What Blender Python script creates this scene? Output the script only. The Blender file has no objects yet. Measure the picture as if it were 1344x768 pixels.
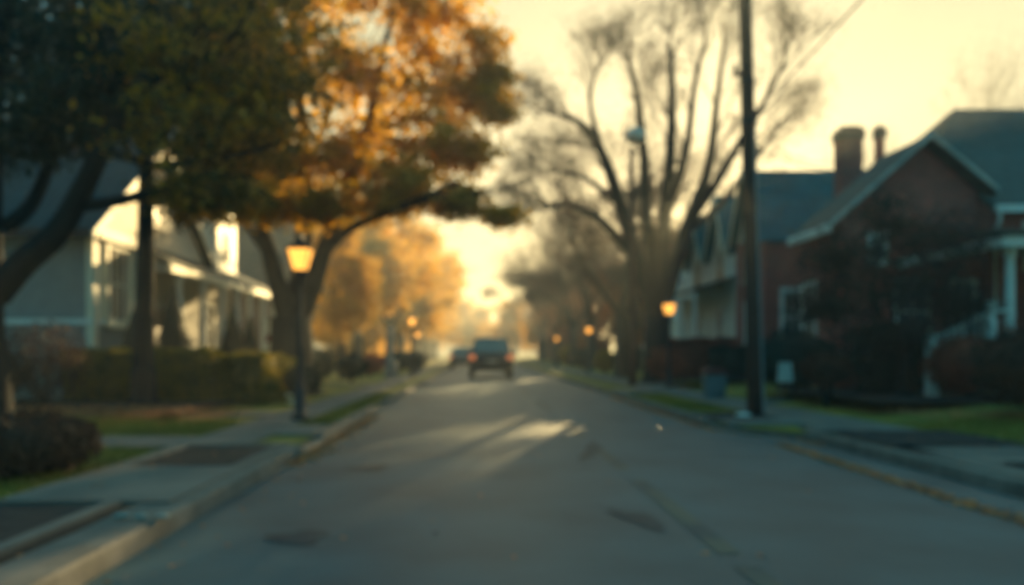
import bpy, math, random
import numpy as np
from mathutils import Vector, Matrix
R = math.radians
sc = bpy.context.scene
COL = sc.collection
random.seed(7)
rng = np.random.default_rng(11)

# ------------------------------------------------------------------ camera
CAMZ, F, VX, VY = 1.3, 1100.0, 627.0, 463.0
cd = bpy.data.cameras.new('camera')
cam = bpy.data.objects.new('camera', cd); COL.objects.link(cam)
cam.location = (0, 0, CAMZ); cam.rotation_euler = (R(90), 0, 0)
cd.sensor_width = 36.0; cd.lens = 36.0 * F / 1344.0
cd.shift_x = (672 - VX) / 1344.0; cd.shift_y = (VY - 384) / 1344.0
cd.clip_start = 0.05; cd.clip_end = 3000
cd.dof.use_dof = True; cd.dof.focus_distance = 0.5; cd.dof.aperture_fstop = 5.4
sc.camera = cam
# ------------------------------------------------------------------ sky and sun
SUN_AZ, SUN_EL = 14.0, 9.8             # degrees right of the road axis, above the horizon
SUN_STRENGTH, SKY_STRENGTH, EXPOSURE = 5.0, 0.05, 1.65
sdir = Vector((math.sin(R(SUN_AZ)) * math.cos(R(SUN_EL)), math.cos(R(SUN_AZ)) * math.cos(R(SUN_EL)), math.sin(R(SUN_EL))))
world = bpy.data.worlds.new("World"); sc.world = world; world.use_nodes = True
nt = world.node_tree; nt.nodes.clear()
def N(t, **kw):
    n = nt.nodes.new(t)
    for k, v in kw.items(): setattr(n, k, v)
    return n
wo = N('ShaderNodeOutputWorld'); bg = N('ShaderNodeBackground'); bg.inputs['Strength'].default_value = SKY_STRENGTH
sky = N('ShaderNodeTexSky', sky_type='NISHITA', sun_disc=False)
sky.sun_elevation = R(SUN_EL); sky.sun_rotation = R(SUN_AZ)
sky.dust_density = 3.0; sky.air_density = 1.2; sky.ozone_density = 2.0
tc = N('ShaderNodeTexCoord')
dot = N('ShaderNodeVectorMath', operation='DOT_PRODUCT'); dot.inputs[1].default_value = sdir
nt.links.new(tc.outputs['Generated'], dot.inputs[0])
# evening colours: cream round the low sun, deep blue-green away from it
ramp = N('ShaderNodeValToRGB'); cr = ramp.color_ramp; cr.interpolation = 'EASE'
cr.elements[0].position = 0.0; cr.elements[0].color = (0.06, 0.44, 0.60, 1)
cr.elements[1].position = 1.0; cr.elements[1].color = (1.0, 0.85, 0.43, 1)
for p, c in ((0.45, (0.055, 0.45, 0.62, 1)), (0.82, (0.08, 0.44, 0.54, 1)), (0.895, (0.94, 0.87, 0.48, 1)), (0.975, (1.0, 0.86, 0.45, 1))):
    e = cr.elements.new(p); e.color = c
nt.links.new(dot.outputs['Value'], ramp.inputs[0])
glow = N('ShaderNodeMapRange'); glow.inputs[1].default_value = 0.95; glow.inputs[2].default_value = 1.0
glow.inputs[3].default_value = 5.35; glow.inputs[4].default_value = 6.2; glow.interpolation_type = 'SMOOTHSTEP'
nt.links.new(dot.outputs['Value'], glow.inputs[0])
sc1 = N('ShaderNodeVectorMath', operation='SCALE'); nt.links.new(ramp.outputs[0], sc1.inputs[0]); nt.links.new(glow.outputs[0], sc1.inputs['Scale'])
mx = N('ShaderNodeMix', data_type='RGBA', blend_type='MIX'); mx.inputs[0].default_value = 0.86
nt.links.new(sky.outputs[0], mx.inputs[6]); nt.links.new(sc1.outputs[0], mx.inputs[7])
nt.links.new(mx.outputs[2], bg.inputs[0]); nt.links.new(bg.outputs[0], wo.inputs[0])
sl = bpy.data.lights.new('sun', 'SUN'); sl.energy = SUN_STRENGTH; sl.angle = R(0.5); sl.color = (1.0, 0.72, 0.32)
so = bpy.data.objects.new('sun', sl); COL.objects.link(so)
so.rotation_euler = (-sdir).to_track_quat('-Z', 'Y').to_euler()
vs = sc.view_settings; vs.view_transform = 'Standard'; vs.look = 'None'; vs.exposure = EXPOSURE; vs.gamma = 1; vs.use_curve_mapping = False
sc.render.engine = 'CYCLES'
cy = sc.cycles; cy.use_denoising = True; cy.max_bounces = 6; cy.diffuse_bounces = 3; cy.glossy_bounces = 2
cy.transparent_max_bounces = 8; cy.transmission_bounces = 4; cy.volume_bounces = 0; cy.sample_clamp_indirect = 6; cy.sample_clamp_direct = 0
cy.caustics_reflective = False; cy.caustics_refractive = False

# ------------------------------------------------------------------ helpers
def GP(px, py, z=0.0):
    """the point on a level at height z seen at photo pixel px, py"""
    Y = (CAMZ - z) * F / (py - VY); return Vector(((px - VX) * Y / F, Y, z))
def at(px, py, Y): return Vector(((px - VX) * Y / F, Y, CAMZ - (py - VY) * Y / F))

MATS = {}
def mat(name, col, rough=0.8, var=0.25, scale=3.0, col2=None, bump=0.0, bscale=30.0, spec=0.3, metal=0.0, kind=None, trans=0.0, emit=None, estr=0.0, stretch=None):
    if name in MATS: return MATS[name]
    m = bpy.data.materials.new(name); m.use_nodes = True; t = m.node_tree; t.nodes.clear()
    def n(ty, **kw):
        q = t.nodes.new(ty)
        for k, v in kw.items(): setattr(q, k, v)
        return q
    L = t.links.new
    out = n('ShaderNodeOutputMaterial'); b = n('ShaderNodeBsdfPrincipled')
    b.inputs['Roughness'].default_value = rough; b.inputs['Specular IOR Level'].default_value = spec; b.inputs['Metallic'].default_value = metal
    co = n('ShaderNodeTexCoord'); vec = co.outputs['Object']
    if kind in ('leaf', 'ground', 'road'):
        g = n('ShaderNodeNewGeometry'); vec = g.outputs['Position']
    if stretch:
        mp = n('ShaderNodeMapping'); mp.inputs['Scale'].default_value = stretch; L(vec, mp.inputs[0]); vec = mp.outputs[0]
    no = n('ShaderNodeTexNoise'); no.inputs['Scale'].default_value = scale; no.inputs['Detail'].default_value = 5; L(vec, no.inputs['Vector'])
    c2 = col2 if col2 else tuple(max(0, c * (1 - var)) for c in col)
    c1 = col if col2 else tuple(min(1, c * (1 + var)) for c in col)
    rp = n('ShaderNodeValToRGB'); rp.color_ramp.elements[0].position = 0.35; rp.color_ramp.elements[1].position = 0.65
    rp.color_ramp.elements[0].color = (*c1, 1); rp.color_ramp.elements[1].color = (*c2, 1)
    L(no.outputs['Fac'], rp.inputs[0]); colout = rp.outputs[0]
    hgt = None
    if kind == 'leaf':
        a = n('ShaderNodeAttribute', attribute_name='rnd')
        ad = n('ShaderNodeMath', operation='MULTIPLY_ADD'); ad.inputs[1].default_value = 0.55; L(a.outputs['Fac'], ad.inputs[0])
        sb = n('ShaderNodeMath', operation='SUBTRACT'); sb.inputs[1].default_value = 0.27; L(no.outputs['Fac'], sb.inputs[0]); L(sb.outputs[0], ad.inputs[2]); L(ad.outputs[0], rp.inputs[0])
    if kind == 'brick':
        br = n('ShaderNodeTexBrick'); br.inputs['Scale'].default_value = 1.0; br.inputs['Brick Width'].default_value = 0.22; br.inputs['Row Height'].default_value = 0.075
        br.inputs['Mortar Size'].default_value = 0.008; br.inputs['Mortar'].default_value = (0.3, 0.27, 0.24, 1)
        # brick courses laid on upright walls whichever way they face
        sp = n('ShaderNodeSeparateXYZ'); cm = n('ShaderNodeCombineXYZ'); am = n('ShaderNodeMath', operation='ADD')
        L(co.outputs['Object'], sp.inputs[0]); L(sp.outputs[0], am.inputs[0]); L(sp.outputs[1], am.inputs[1]); L(am.outputs[0], cm.inputs[0]); L(sp.outputs[2], cm.inputs[1]); L(cm.outputs[0], br.inputs['Vector'])
        L(rp.outputs[0], br.inputs['Color1']); br.inputs['Color2'].default_value = (*[c * 0.7 for c in col], 1); colout = br.outputs['Color']; hgt = br.outputs['Fac']
    if kind in ('siding', 'shingle'):
        wv = n('ShaderNodeTexWave', wave_type='BANDS', bands_direction='Z', wave_profile='SAW'); wv.inputs['Scale'].default_value = 1.6 if kind == 'siding' else 1.2
        L(co.outputs['Object'], wv.inputs['Vector']); hgt = wv.outputs['Fac']
    if bump or hgt:
        bp = n('ShaderNodeBump'); bp.inputs['Strength'].default_value = bump or 0.4; bp.inputs['Distance'].default_value = 0.02
        if hgt is None:
            n2 = n('ShaderNodeTexNoise'); n2.inputs['Scale'].default_value = bscale; n2.inputs['Detail'].default_value = 6; L(vec, n2.inputs['Vector']); hgt = n2.outputs['Fac']
        L(hgt, bp.inputs['Height']); L(bp.outputs[0], b.inputs['Normal'])
    L(colout, b.inputs['Base Color'])
    if emit:
        b.inputs['Emission Color'].default_value = (*emit, 1); b.inputs['Emission Strength'].default_value = estr
    if trans:
        tr = n('ShaderNodeBsdfTranslucent'); mxs = n('ShaderNodeMixShader'); mxs.inputs[0].default_value = trans
        hs = n('ShaderNodeHueSaturation'); hs.inputs['Saturation'].default_value = 1.08; hs.inputs['Value'].default_value = 1.8; L(colout, hs.inputs['Color'])
        L(hs.outputs[0], tr.inputs[0]); L(b.outputs[0], mxs.inputs[1]); L(tr.outputs[0], mxs.inputs[2]); L(mxs.outputs[0], out.inputs[0])
    else: L(b.outputs[0], out.inputs[0])
    MATS[name] = m; return m

def tag(o, label=None, cat=None, group=None, kind=None):
    if label: o['label'] = label
    if cat: o['category'] = cat
    if group: o['group'] = group
    if kind: o['kind'] = kind
    return o
def empty(name, loc=(0, 0, 0), rz=0):
    o = bpy.data.objects.new(name, None); COL.objects.link(o); o.location = loc; o.rotation_euler = (0, 0, rz); o.empty_display_size = 0.3; return o
def thing(name, label, cat, loc=(0, 0, 0), rz=0, group=None): return tag(empty(name, loc, rz), label, cat, group)
class MB:
    def __init__(s): s.v = []; s.f = []
    def add(s, vs, fs):
        o = len(s.v); s.v += [tuple(v) for v in vs]; s.f += [tuple(i + o for i in f) for f in fs]; return s
    def box(s, a, b):
        x0, y0, z0 = a; x1, y1, z1 = b
        return s.add([(x0, y0, z0), (x1, y0, z0), (x1, y1, z0), (x0, y1, z0), (x0, y0, z1), (x1, y0, z1), (x1, y1, z1), (x0, y1, z1)],
                     [(0, 3, 2, 1), (4, 5, 6, 7), (0, 1, 5, 4), (1, 2, 6, 5), (2, 3, 7, 6), (3, 0, 4, 7)])
    def tube(s, pts, rad, n=8, cap=True):
        pts = [Vector(p) for p in pts]; m = len(pts); vs = []; ref = None
        for i, p in enumerate(pts):
            d = (pts[min(i + 1, m - 1)] - pts[max(i - 1, 0)])
            if d.length < 1e-9: d = Vector((0, 0, 1))
            d.normalize()
            if ref is None: ref = Vector((1, 0, 0)) if abs(d.x) < 0.8 else Vector((0, 1, 0))
            u = (ref - d * ref.dot(d)).normalized(); w = d.cross(u); ref = u
            r = rad[i] if hasattr(rad, '__len__') else rad
            for k in range(n):
                a = 2 * math.pi * k / n; vs.append(p + u * (math.cos(a) * r) + w * (math.sin(a) * r))
        fs = []
        for i in range(m - 1):
            for k in range(n):
                k2 = (k + 1) % n; fs.append((i * n + k, i * n + k2, (i + 1) * n + k2, (i + 1) * n + k))
        if cap: fs += [tuple(range(n - 1, -1, -1)), tuple(range((m - 1) * n, m * n))]
        return s.add(vs, fs)
    def lathe(s, prof, c=(0, 0), n=16):
        """prof = [(r, z)...]"""
        return s.tube([(c[0], c[1], z + 1e-6 * i) for i, (r, z) in enumerate(prof)], [max(r, 0.001) for r, z in prof], n)
    def prism(s, poly, axis, a, b):
        """poly of 2-D points; axis 'x' extrudes a (y,z) outline, 'y' an (x,z) one, 'z' an (x,y) one"""
        n = len(poly)
        def mk(p, t): return {'x': (t, p[0], p[1]), 'y': (p[0], t, p[1]), 'z': (p[0], p[1], t)}[axis]
        return s.add([mk(p, a) for p in poly] + [mk(p, b) for p in poly],
                     [tuple(range(n)), tuple(range(2 * n - 1, n - 1, -1))] + [(i, (i + 1) % n + 0, (i + 1) % n + n, i + n) for i in range(n)])
    def slab(s, quad, t):
        """a roof plane: four corners, thickness t downwards"""
        q = [Vector(p) for p in quad]; lo = [p - Vector((0, 0, t)) for p in q]; n = len(q)
        return s.add(q + lo, [tuple(range(n)), tuple(range(2 * n - 1, n - 1, -1))] + [(i, i + n, (i + 1) % n + n, (i + 1) % n) for i in range(n)])
    def build(s, name, m, parent=None, smooth=False, bevel=0.0):
        me = bpy.data.meshes.new(name); me.from_pydata(s.v, [], s.f); me.update()
        import bmesh
        bm = bmesh.new(); bm.from_mesh(me); bmesh.ops.recalc_face_normals(bm, faces=bm.faces); bm.to_mesh(me); bm.free()
        me.materials.append(m)
        if smooth:
            me.polygons.foreach_set('use_smooth', [True] * len(me.polygons))
        o = bpy.data.objects.new(name, me); COL.objects.link(o)
        if parent is not None: o.parent = parent
        if bevel:
            md = o.modifiers.new('bevel', 'BEVEL'); md.width = bevel; md.segments = 2; md.limit_method = 'ANGLE'
        return o
def kids(o): return [c for c in bpy.data.objects if c.parent == o]
def copy_tree(o, parent=None):
    c = o.copy(); COL.objects.link(c)
    if parent is not None: c.parent = parent
    for ch in kids(o): copy_tree(ch, c)
    return c

def leaf_mesh(name, pts, size, m, parent=None, core=None, flat=0.0, jitter=0.5, wd=.33):
    """one mesh of small leaf-shaped faces at pts (n,3); core = optional (verts, faces) solid"""
    n = len(pts); pts = np.asarray(pts, float)
    a = rng.normal(size=(n, 3)); a /= np.linalg.norm(a, axis=1)[:, None]
    b = rng.normal(size=(n, 3)); b -= (a * b).sum(1)[:, None] * a; b /= np.linalg.norm(b, axis=1)[:, None]
    if flat:
        a[:, 2] *= (1 - flat); b[:, 2] *= (1 - flat)
    s = size * (1 - jitter / 2 + jitter * rng.random(n))[:, None]
    v = np.stack([pts - a * s * .5, pts + b * s * wd, pts + a * s * .5, pts - b * s * wd], 1).reshape(-1, 3)
    f = np.arange(4 * n).reshape(-1, 4)
    me = bpy.data.meshes.new(name)
    cv, cf = core if core else ([], [])
    nv = len(v) + len(cv); nl = 4 * n + sum(len(q) for q in cf); nf = n + len(cf)
    me.vertices.add(nv); me.loops.add(nl); me.polygons.add(nf)
    allv = np.concatenate([v, np.array(cv).reshape(-1, 3)]) if len(cv) else v
    me.vertices.foreach_set('co', allv.ravel())
    li = list(f.ravel()); st = list(range(0, 4 * n, 4))
    p = 4 * n
    for q in cf: li += [i + len(v) for i in q]; st.append(p); p += len(q)
    me.loops.foreach_set('vertex_index', li); me.polygons.foreach_set('loop_start', st)
    me.update(calc_edges=True)
    at_ = me.attributes.new('rnd', 'FLOAT', 'FACE')
    at_.data.foreach_set('value', rng.random(nf))
    me.materials.append(m); me.validate()
    o = bpy.data.objects.new(name, me); COL.objects.link(o)
    if parent is not None: o.parent = parent
    return o
def clump_pts(ells, clumps_per, leaves_per, r=0.35, hollow=0.35):
    """leaf positions in clumps spread through ellipsoids (centre, radii)"""
    out = []
    for (c, rad) in ells:
        k = clumps_per if not isinstance(clumps_per, (list, tuple)) else clumps_per[0]
        vol = (rad[0] * rad[1] * rad[2]) ** (1 / 3)
        d = rng.normal(size=(k, 3)); d /= np.linalg.norm(d, axis=1)[:, None]
        q = (hollow + (1 - hollow) * rng.random(k)) ** 0.6
        cen = np.array(c) + d * q[:, None] * np.array(rad) * (1 + 0.13 * rng.normal(size=(k, 1)))
        for ce in cen:
            rr = r * (0.6 + 0.9 * rng.random())
            out.append(ce + rng.normal(size=(leaves_per, 3)) * np.array((rr, rr, rr * .55)))
    return np.concatenate(out)

def ground_z(x, y=0):
    if x > 6.7: return 0.13 + 0.27 * min(1, (x - 6.7) / 2.5)
    if x < -4.0: return 0.13 + 0.10 * min(1, (-x - 4.0) / 3.0)
    return 0.13

# ------------------------------------------------------------------ materials
asphalt = mat('asphalt', (0.050, 0.125, 0.140), 0.52, col2=(0.028, 0.080, 0.094), scale=0.9, bump=0.2, bscale=60, spec=0.32, kind='road')
concrete = mat('concrete', (0.22, 0.19, 0.16), 0.85, col2=(0.14, 0.125, 0.11), scale=1.3, bump=0.2, bscale=50, kind='ground')
kerbm = mat('kerb_concrete', (0.20, 0.18, 0.155), 0.8, col2=(0.11, 0.105, 0.09), scale=3, bump=0.3, kind='ground')
soil = mat('dark_soil', (0.022, 0.022, 0.024), 0.9, col2=(0.04, 0.036, 0.032), scale=5, bump=0.6, bscale=25, kind='ground')
turf = mat('turf', (0.34, 0.26, 0.035), 0.9, col2=(0.15, 0.14, 0.025), scale=0.7, bump=0.8, bscale=40, kind='ground')
mulch = mat('mulch', (0.07, 0.035, 0.022), 0.9, col2=(0.035, 0.02, 0.015), scale=6, bump=0.7, kind='ground')
bark = mat('bark', (0.045, 0.035, 0.028), 0.9, col2=(0.022, 0.018, 0.016), scale=5, bump=0.8, bscale=14, stretch=(1, 1, .25))
bark_d = mat('bark_dark', (0.020, 0.022, 0.022), 0.9, col2=(0.010, 0.012, 0.013), scale=5, bump=0.8, bscale=14, stretch=(1, 1, .25))
bark_l = mat('bark_light', (0.09, 0.065, 0.045), 0.9, col2=(0.05, 0.036, 0.028), scale=5, bump=0.7, bscale=14, stretch=(1, 1, .25))
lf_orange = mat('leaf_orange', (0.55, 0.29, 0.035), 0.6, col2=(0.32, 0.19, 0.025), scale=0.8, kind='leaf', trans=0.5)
lf_gold = mat('leaf_gold', (0.50, 0.31, 0.07), 0.6, col2=(0.34, 0.19, 0.05), scale=0.6, kind='leaf', trans=0.5)
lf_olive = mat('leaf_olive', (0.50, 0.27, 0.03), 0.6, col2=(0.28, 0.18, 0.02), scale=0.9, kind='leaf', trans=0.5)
lf_deep = mat('leaf_deep_olive', (0.56, 0.25, 0.025), 0.6, col2=(0.10, 0.075, 0.015), scale=0.45, kind='leaf', trans=0.3)
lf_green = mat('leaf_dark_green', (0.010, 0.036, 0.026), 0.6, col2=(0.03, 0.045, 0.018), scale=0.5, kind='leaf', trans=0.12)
lf_hedge = mat('leaf_hedge', (0.30, 0.22, 0.025), 0.6, col2=(0.07, 0.08, 0.018), scale=2, kind='leaf', trans=0.35)
lf_ever = mat('leaf_evergreen', (0.022, 0.048, 0.036), 0.7, col2=(0.011, 0.028, 0.024), scale=2, kind='leaf', trans=0.05)
lf_red = mat('leaf_red', (0.40, 0.09, 0.05), 0.7, col2=(0.17, 0.055, 0.035), scale=1.2, kind='leaf', trans=0.2)
lf_rust = mat('leaf_rust', (0.22, 0.075, 0.025), 0.7, col2=(0.12, 0.05, 0.02), scale=0.8, kind='leaf', trans=0.35)
lf_yellow = mat('leaf_yellow', (0.45, 0.25, 0.03), 0.7, col2=(0.30, 0.18, 0.03), scale=2, kind='leaf', trans=0.4)
lf_brown = mat('leaf_brown', (0.11, 0.05, 0.03), 0.7, col2=(0.05, 0.03, 0.02), scale=1.5, kind='leaf', trans=0.15)
lf_fallen = mat('leaf_fallen', (0.75, 0.25, 0.07), 0.7, col2=(0.40, 0.13, 0.05), scale=2, kind='leaf')
sid_grey = mat('siding_grey', (0.26, 0.28, 0.27), 0.7, var=.08, kind='siding', bump=0.35)
sid_cream = mat('siding_cream', (0.80, 0.74, 0.58), 0.7, var=.08, kind='siding', bump=0.35)
sid_white = mat('siding_white', (0.80, 0.82, 0.74), 0.7, var=.08, kind='siding', bump=0.35)
trim = mat('trim_cream', (0.84, 0.76, 0.56), 0.6, var=.06)
trim_w = mat('trim_white', (0.78, 0.81, 0.74), 0.6, var=.06)
brick = mat('brick', (0.46, 0.075, 0.048), 0.85, var=.25, kind='brick', bump=0.4)
brick_d = mat('brick_dark', (0.05, 0.025, 0.025), 0.85, var=.2, kind='brick', bump=0.4)
roof_teal = mat('roof_teal', (0.015, 0.13, 0.15), 0.75, var=.18, kind='shingle', bump=0.4)
roof_dk = mat('roof_dark', (0.04, 0.055, 0.06), 0.8, var=.2, kind='shingle', bump=0.4)
roof_gr = mat('roof_grey', (0.085, 0.095, 0.085), 0.8, var=.2, kind='shingle', bump=0.4)
roof_br = mat('roof_brown', (0.20, 0.10, 0.055), 0.8, var=.2, kind='shingle', bump=0.4)
glass = mat('window_glass', (0.05, 0.045, 0.045), 0.12, var=.2, scale=1, spec=0.6)
glass_t = mat('window_glass_teal', (0.02, 0.05, 0.055), 0.15, var=.2, scale=1, spec=0.6)
curtain = mat('curtain', (0.30, 0.22, 0.17), 0.9, var=.25, scale=6, stretch=(6, 6, .3))
blk = mat('black_iron', (0.018, 0.022, 0.025), 0.5, var=.2, spec=0.4)
wood_pole = mat('weathered_pole', (0.12, 0.058, 0.042), 0.85, col2=(0.07, 0.038, 0.030), scale=8, bump=0.5, stretch=(3, 3, .3))
galv = mat('galvanised', (0.25, 0.29, 0.30), 0.5, var=.15, metal=0.4)
lampglass = mat('lit_lamp_glass', (0.8, 0.5, 0.2), 0.4, emit=(1.0, 0.40, 0.06), estr=.75)
lampglass_w = mat('lamp_glass_off', (0.62, 0.60, 0.50), 0.4, var=.05)
doorm = mat('door_dark', (0.06, 0.03, 0.025), 0.6)

# ------------------------------------------------------------------ ground
g = MB(); g.add([(-900, -300, -0.06), (900, -300, -0.06), (900, 2500, -0.06), (-900, 2500, -0.06)], [(0, 1, 2, 3)])
tag(g.build('ground', turf), kind='structure')
YS = [-12, 0, 3, 5, 6, 7, 8, 9, 10, 11, 12, 12.6, 13.2, 14, 15, 17, 20, 24, 30, 40, 55, 75, 100, 140, 200, 400]
def kerb_r(y):
    if y < 12.2: return 4.85
    if y > 13.8: return 3.95
    t = (y - 12.2) / 1.6; t = t * t * (3 - 2 * t); return 4.85 - 0.9 * t
def kerb_l(y): return -2.2
def strip(name, xa, xb, z, m, ys=YS, nx=1, kind='structure'):
    b = MB(); vs = []; nX = nx + 1
    for y in ys:
        for i in range(nX):
            x = xa(y) + (xb(y) - xa(y)) * i / nx
            vs.append((x, y, z(x, y) if callable(z) else z))
    fs = [(j * nX + i, j * nX + i + 1, (j + 1) * nX + i + 1, (j + 1) * nX + i) for j in range(len(ys) - 1) for i in range(nx)]
    b.add(vs, fs); o = b.build(name, m); 
    if kind: tag(o, kind=kind)
    return o
# the road, slightly crowned
strip('road', lambda y: kerb_l(y) - .05, lambda y: kerb_r(y) + .05, lambda x, y: 0.05 * (1 - ((x - 0.95) / 3.3) ** 2) if abs(x - .95) < 3.3 else 0.0, asphalt, nx=16)
def rz(x): return 0.05 * (1 - ((x - 0.95) / 3.3) ** 2) if abs(x - .95) < 3.3 else 0.0
# worn lane line
pm = mat('worn_paint', (0.12, 0.13, 0.10), 0.6, col2=(0.04, 0.075, 0.085), scale=2.2, kind='road')
pm2 = mat('worn_paint_pale', (0.17, 0.165, 0.125), 0.7, col2=(0.09, 0.094, 0.085), scale=1.4, kind='road')
b = MB()
for (y0, y1) in ((1.5, 4.9), (5.2, 8.2), (9.0, 11.0), (12.6, 15.6), (18, 22), (26, 31), (36, 42), (48, 56), (64, 74)):
    for k in range(4):
        a0 = y0 + (y1 - y0) * k / 4; a1 = y0 + (y1 - y0) * (k + 1) / 4
        b.add([(1.49, a0, rz(1.49) + .006), (1.64, a0, rz(1.64) + .006), (1.64, a1, rz(1.64) + .006), (1.49, a1, rz(1.49) + .006)], [(0, 1, 2, 3)])
tag(b.build('lane_marking', pm), kind='structure')
# tar patches and a sealed crack on the road
tar = mat('tar', (0.022, 0.050, 0.060), 0.6, var=.2, kind='road')
def blob_patch(name, cx, cy, rx, ry, rot=0, n=18):
    b = MB(); vs = []
    for k in range(n):
        a = 2 * math.pi * k / n; r = 1 + .22 * math.sin(3 * a + cx) + .12 * math.sin(5 * a)
        x = rx * r * math.cos(a); y = ry * r * math.sin(a); X = cx + x * math.cos(rot) - y * math.sin(rot); Y = cy + x * math.sin(rot) + y * math.cos(rot)
        vs.append((X, Y, rz(X) + .008))
    b.add([(cx, cy, rz(cx) + .012)] + vs, [(0, 1 + k, 1 + (k + 1) % n) for k in range(n)]); return tag(b.build(name, tar), kind='structure')
blob_patch('tar_patch', -1.23, 5.75, .20, .22)
blob_patch('tar_patch', 1.45, 10.7, .10, 1.0, -.2)
blob_patch('tar_patch', -1.2, 9.2, .22, .25)
blob_patch('tar_patch', 1.2, 6.3, .12, .4, .3)
# verges and lawns
def gz(x, y): return ground_z(x, y) - 0.03
strip('lawn', lambda y: kerb_l(y) - 60, lambda y: kerb_l(y) - .14, gz, turf, nx=120)
strip('lawn', lambda y: kerb_r(y) + .14, lambda y: kerb_r(y) + 60, gz, turf, nx=120)
def kerb_run(y0, y1, side, h=0.14, name='kerb'):
    b = MB(); ys = [y0] + [y for y in YS if y0 < y < y1] + [y1]; vs = []
    for y in ys:
        x = kerb_l(y) if side < 0 else kerb_r(y)
        vs += [(x, y, -0.05), (x + side * .015, y, h - .02), (x + side * .035, y, h), (x + side * .17, y, h), (x + side * .17, y, -.05)]
    fs = [(j * 5 + i, j * 5 + i + 1, (j + 1) * 5 + i + 1, (j + 1) * 5 + i) for j in range(len(ys) - 1) for i in range(4)]
    fs += [(0, 1, 2, 3, 4), tuple(len(vs) - 5 + i for i in range(5))]
    b.add(vs, fs); return tag(b.build(name, kerbm), kind='structure')
kerb_run(-6, 7.4, -1); kerb_run(7.4, 10.6, -1); kerb_run(10.6, 12.0, -1, .07); kerb_run(12.0, 18.5, -1); kerb_run(18.5, 20.5, -1, .06); kerb_run(20.5, 200, -1)
kerb_run(-6, 9.7, 1); kerb_run(9.7, 12.4, 1); kerb_run(12.4, 14.6, 1, .06); kerb_run(14.6, 24, 1); kerb_run(24, 27, 1, .06); kerb_run(27, 200, 1)
# pavements, slab by slab with open joints
def pavement(xa, xb, y0, y1, step, z=0.145, name='sidewalk'):
    b = MB(); y = y0
    while y < y1:
        b.box((xa, y + .008, 0.0), (xb, min(y + step, y1) - .008, z + random.uniform(-.003, .003))); y += step
    return tag(b.build(name, concrete), kind='structure')
pavement(-3.85, -2.95, 10.7, 90, 1.2)
pavement(5.35, 6.65, -4, 120, 1.5)
pavement(-3.75, -2.39, 6.5, 8.55, 1.05, .15)          # landing by the near kerb
pavement(-3.75, -3.6, 8.55, 10.5, 1.0, .15); pavement(-2.52, -2.39, 8.55, 10.5, 1.0, .15); pavement(-3.75, -2.39, 10.5, 10.7, .2, .15)
pavement(-2.86, -2.76, 2.5, 6.5, 2.0, .16); pavement(-2.62, -2.39, 2.5, 6.5, 1.3, .13)
pavement(-12, -3.76, 10.4, 11.7, 1.3, .14, 'path')     # walk running off to the left
pavement(-2.94, -2.39, 12.0, 13.4, 1.0, .15, 'path')
pavement(-8.0, -3.87, 15.4, 16.4, 1.0, .15, 'path'); pavement(-8, -3.87, 30, 31.2, 1.0, .15, 'path')
pavement(4.15, 5.34, 13.7, 14.7, 1.0, .148, 'path'); pavement(4.15, 5.34, 24.2, 26.8, 1.3, .148, 'path'); pavement(6.66, 9.5, 19.4, 20.5, 1.0, .17, 'path')
pavement(5.05, 5.34, 3, 9.6, 1.6, .15); pavement(5.05, 5.34, 12.4, 13.2, .8, .15)
pavement(6.66, 12, 30, 32.5, 1.2, .2, 'path')
def bed(x0, x1, y0, y1, z, m, name):
    b = MB(); nx, ny = 14, 14; vs = []
    for j in range(ny + 1):
        for i in range(nx + 1):
            vs.append((x0 + (x1 - x0) * i / nx, y0 + (y1 - y0) * j / ny, z + random.uniform(0, .02)))
    b.add(vs, [(j * (nx + 1) + i, j * (nx + 1) + i + 1, (j + 1) * (nx + 1) + i + 1, (j + 1) * (nx + 1) + i) for j in range(ny) for i in range(nx)])
    return tag(b.build(name, m), kind='structure')
bed(-3.58, -2.54, 8.6, 10.45, .118, soil, 'soil_bed'); bed(-6.5, -2.87, 4.6, 6.45, .118, soil, 'soil_bed'); bed(-2.75, -2.63, 2.5, 6.4, .118, soil, 'soil_bed')
bed(5.03, 6.9, 10.3, 12.35, .152, soil, 'soil_bed'); bed(5.03, 5.34, 9.6, 10.3, .125, soil, 'soil_bed'); bed(5.4, 8.4, 7.6, 8.7, .158, soil, 'soil_bed')
bed(4.14, 5.3, 14.8, 16.6, .118, soil, 'soil_bed')
bed(-14, -5.2, 14.6, 19.2, .232, mulch, 'mulch_bed'); bed(7.2, 13, 15.0, 21.4, .40, mulch, 'mulch_bed'); bed(6.7, 14, 27, 30, .40, mulch, 'mulch_bed')

# fallen leaves
def litter(name, pts_fn, n, size=.07):
    p = [pts_fn() for _ in range(n)]
    return tag(leaf_mesh(name, p, size, lf_fallen, flat=.8), kind='stuff')
def fl_gutter_r():
    y = random.uniform(3, 11.8); x = kerb_r(y) - .70 + random.gauss(0, .055) + (y - 7) * .02; return (x, y, rz(x) + .012 + random.random() * .02)
litter('fallen_leaves', fl_gutter_r, 1500, .085)
def fl_gutter_r2():
    y = random.uniform(11.5, 24); x = kerb_r(y) - abs(random.gauss(0, .10)) - .02; return (x, y, rz(x) + .012 + random.random() * .02)
litter('fallen_leaves', fl_gutter_r2, 900, .08)
def fl_l():
    y = random.uniform(9.5, 17); x = kerb_l(y) + abs(random.gauss(0, .13)) + .02; return (x, y, rz(x) + .012 + random.random() * .02)
litter('fallen_leaves', fl_l, 1100, .08)
def fl_bed():
    y = random.triangular(12.8, 17, 14.6); x = -random.uniform(4.3, 11) ; return (x, y, .25 + random.random() * .03) if math.sin(x * 1.9) + math.sin(x * .7 + 1) > -.4 else (x, y - .1, .22)
litter('fallen_leaves', fl_bed, 5500, .09)
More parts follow.
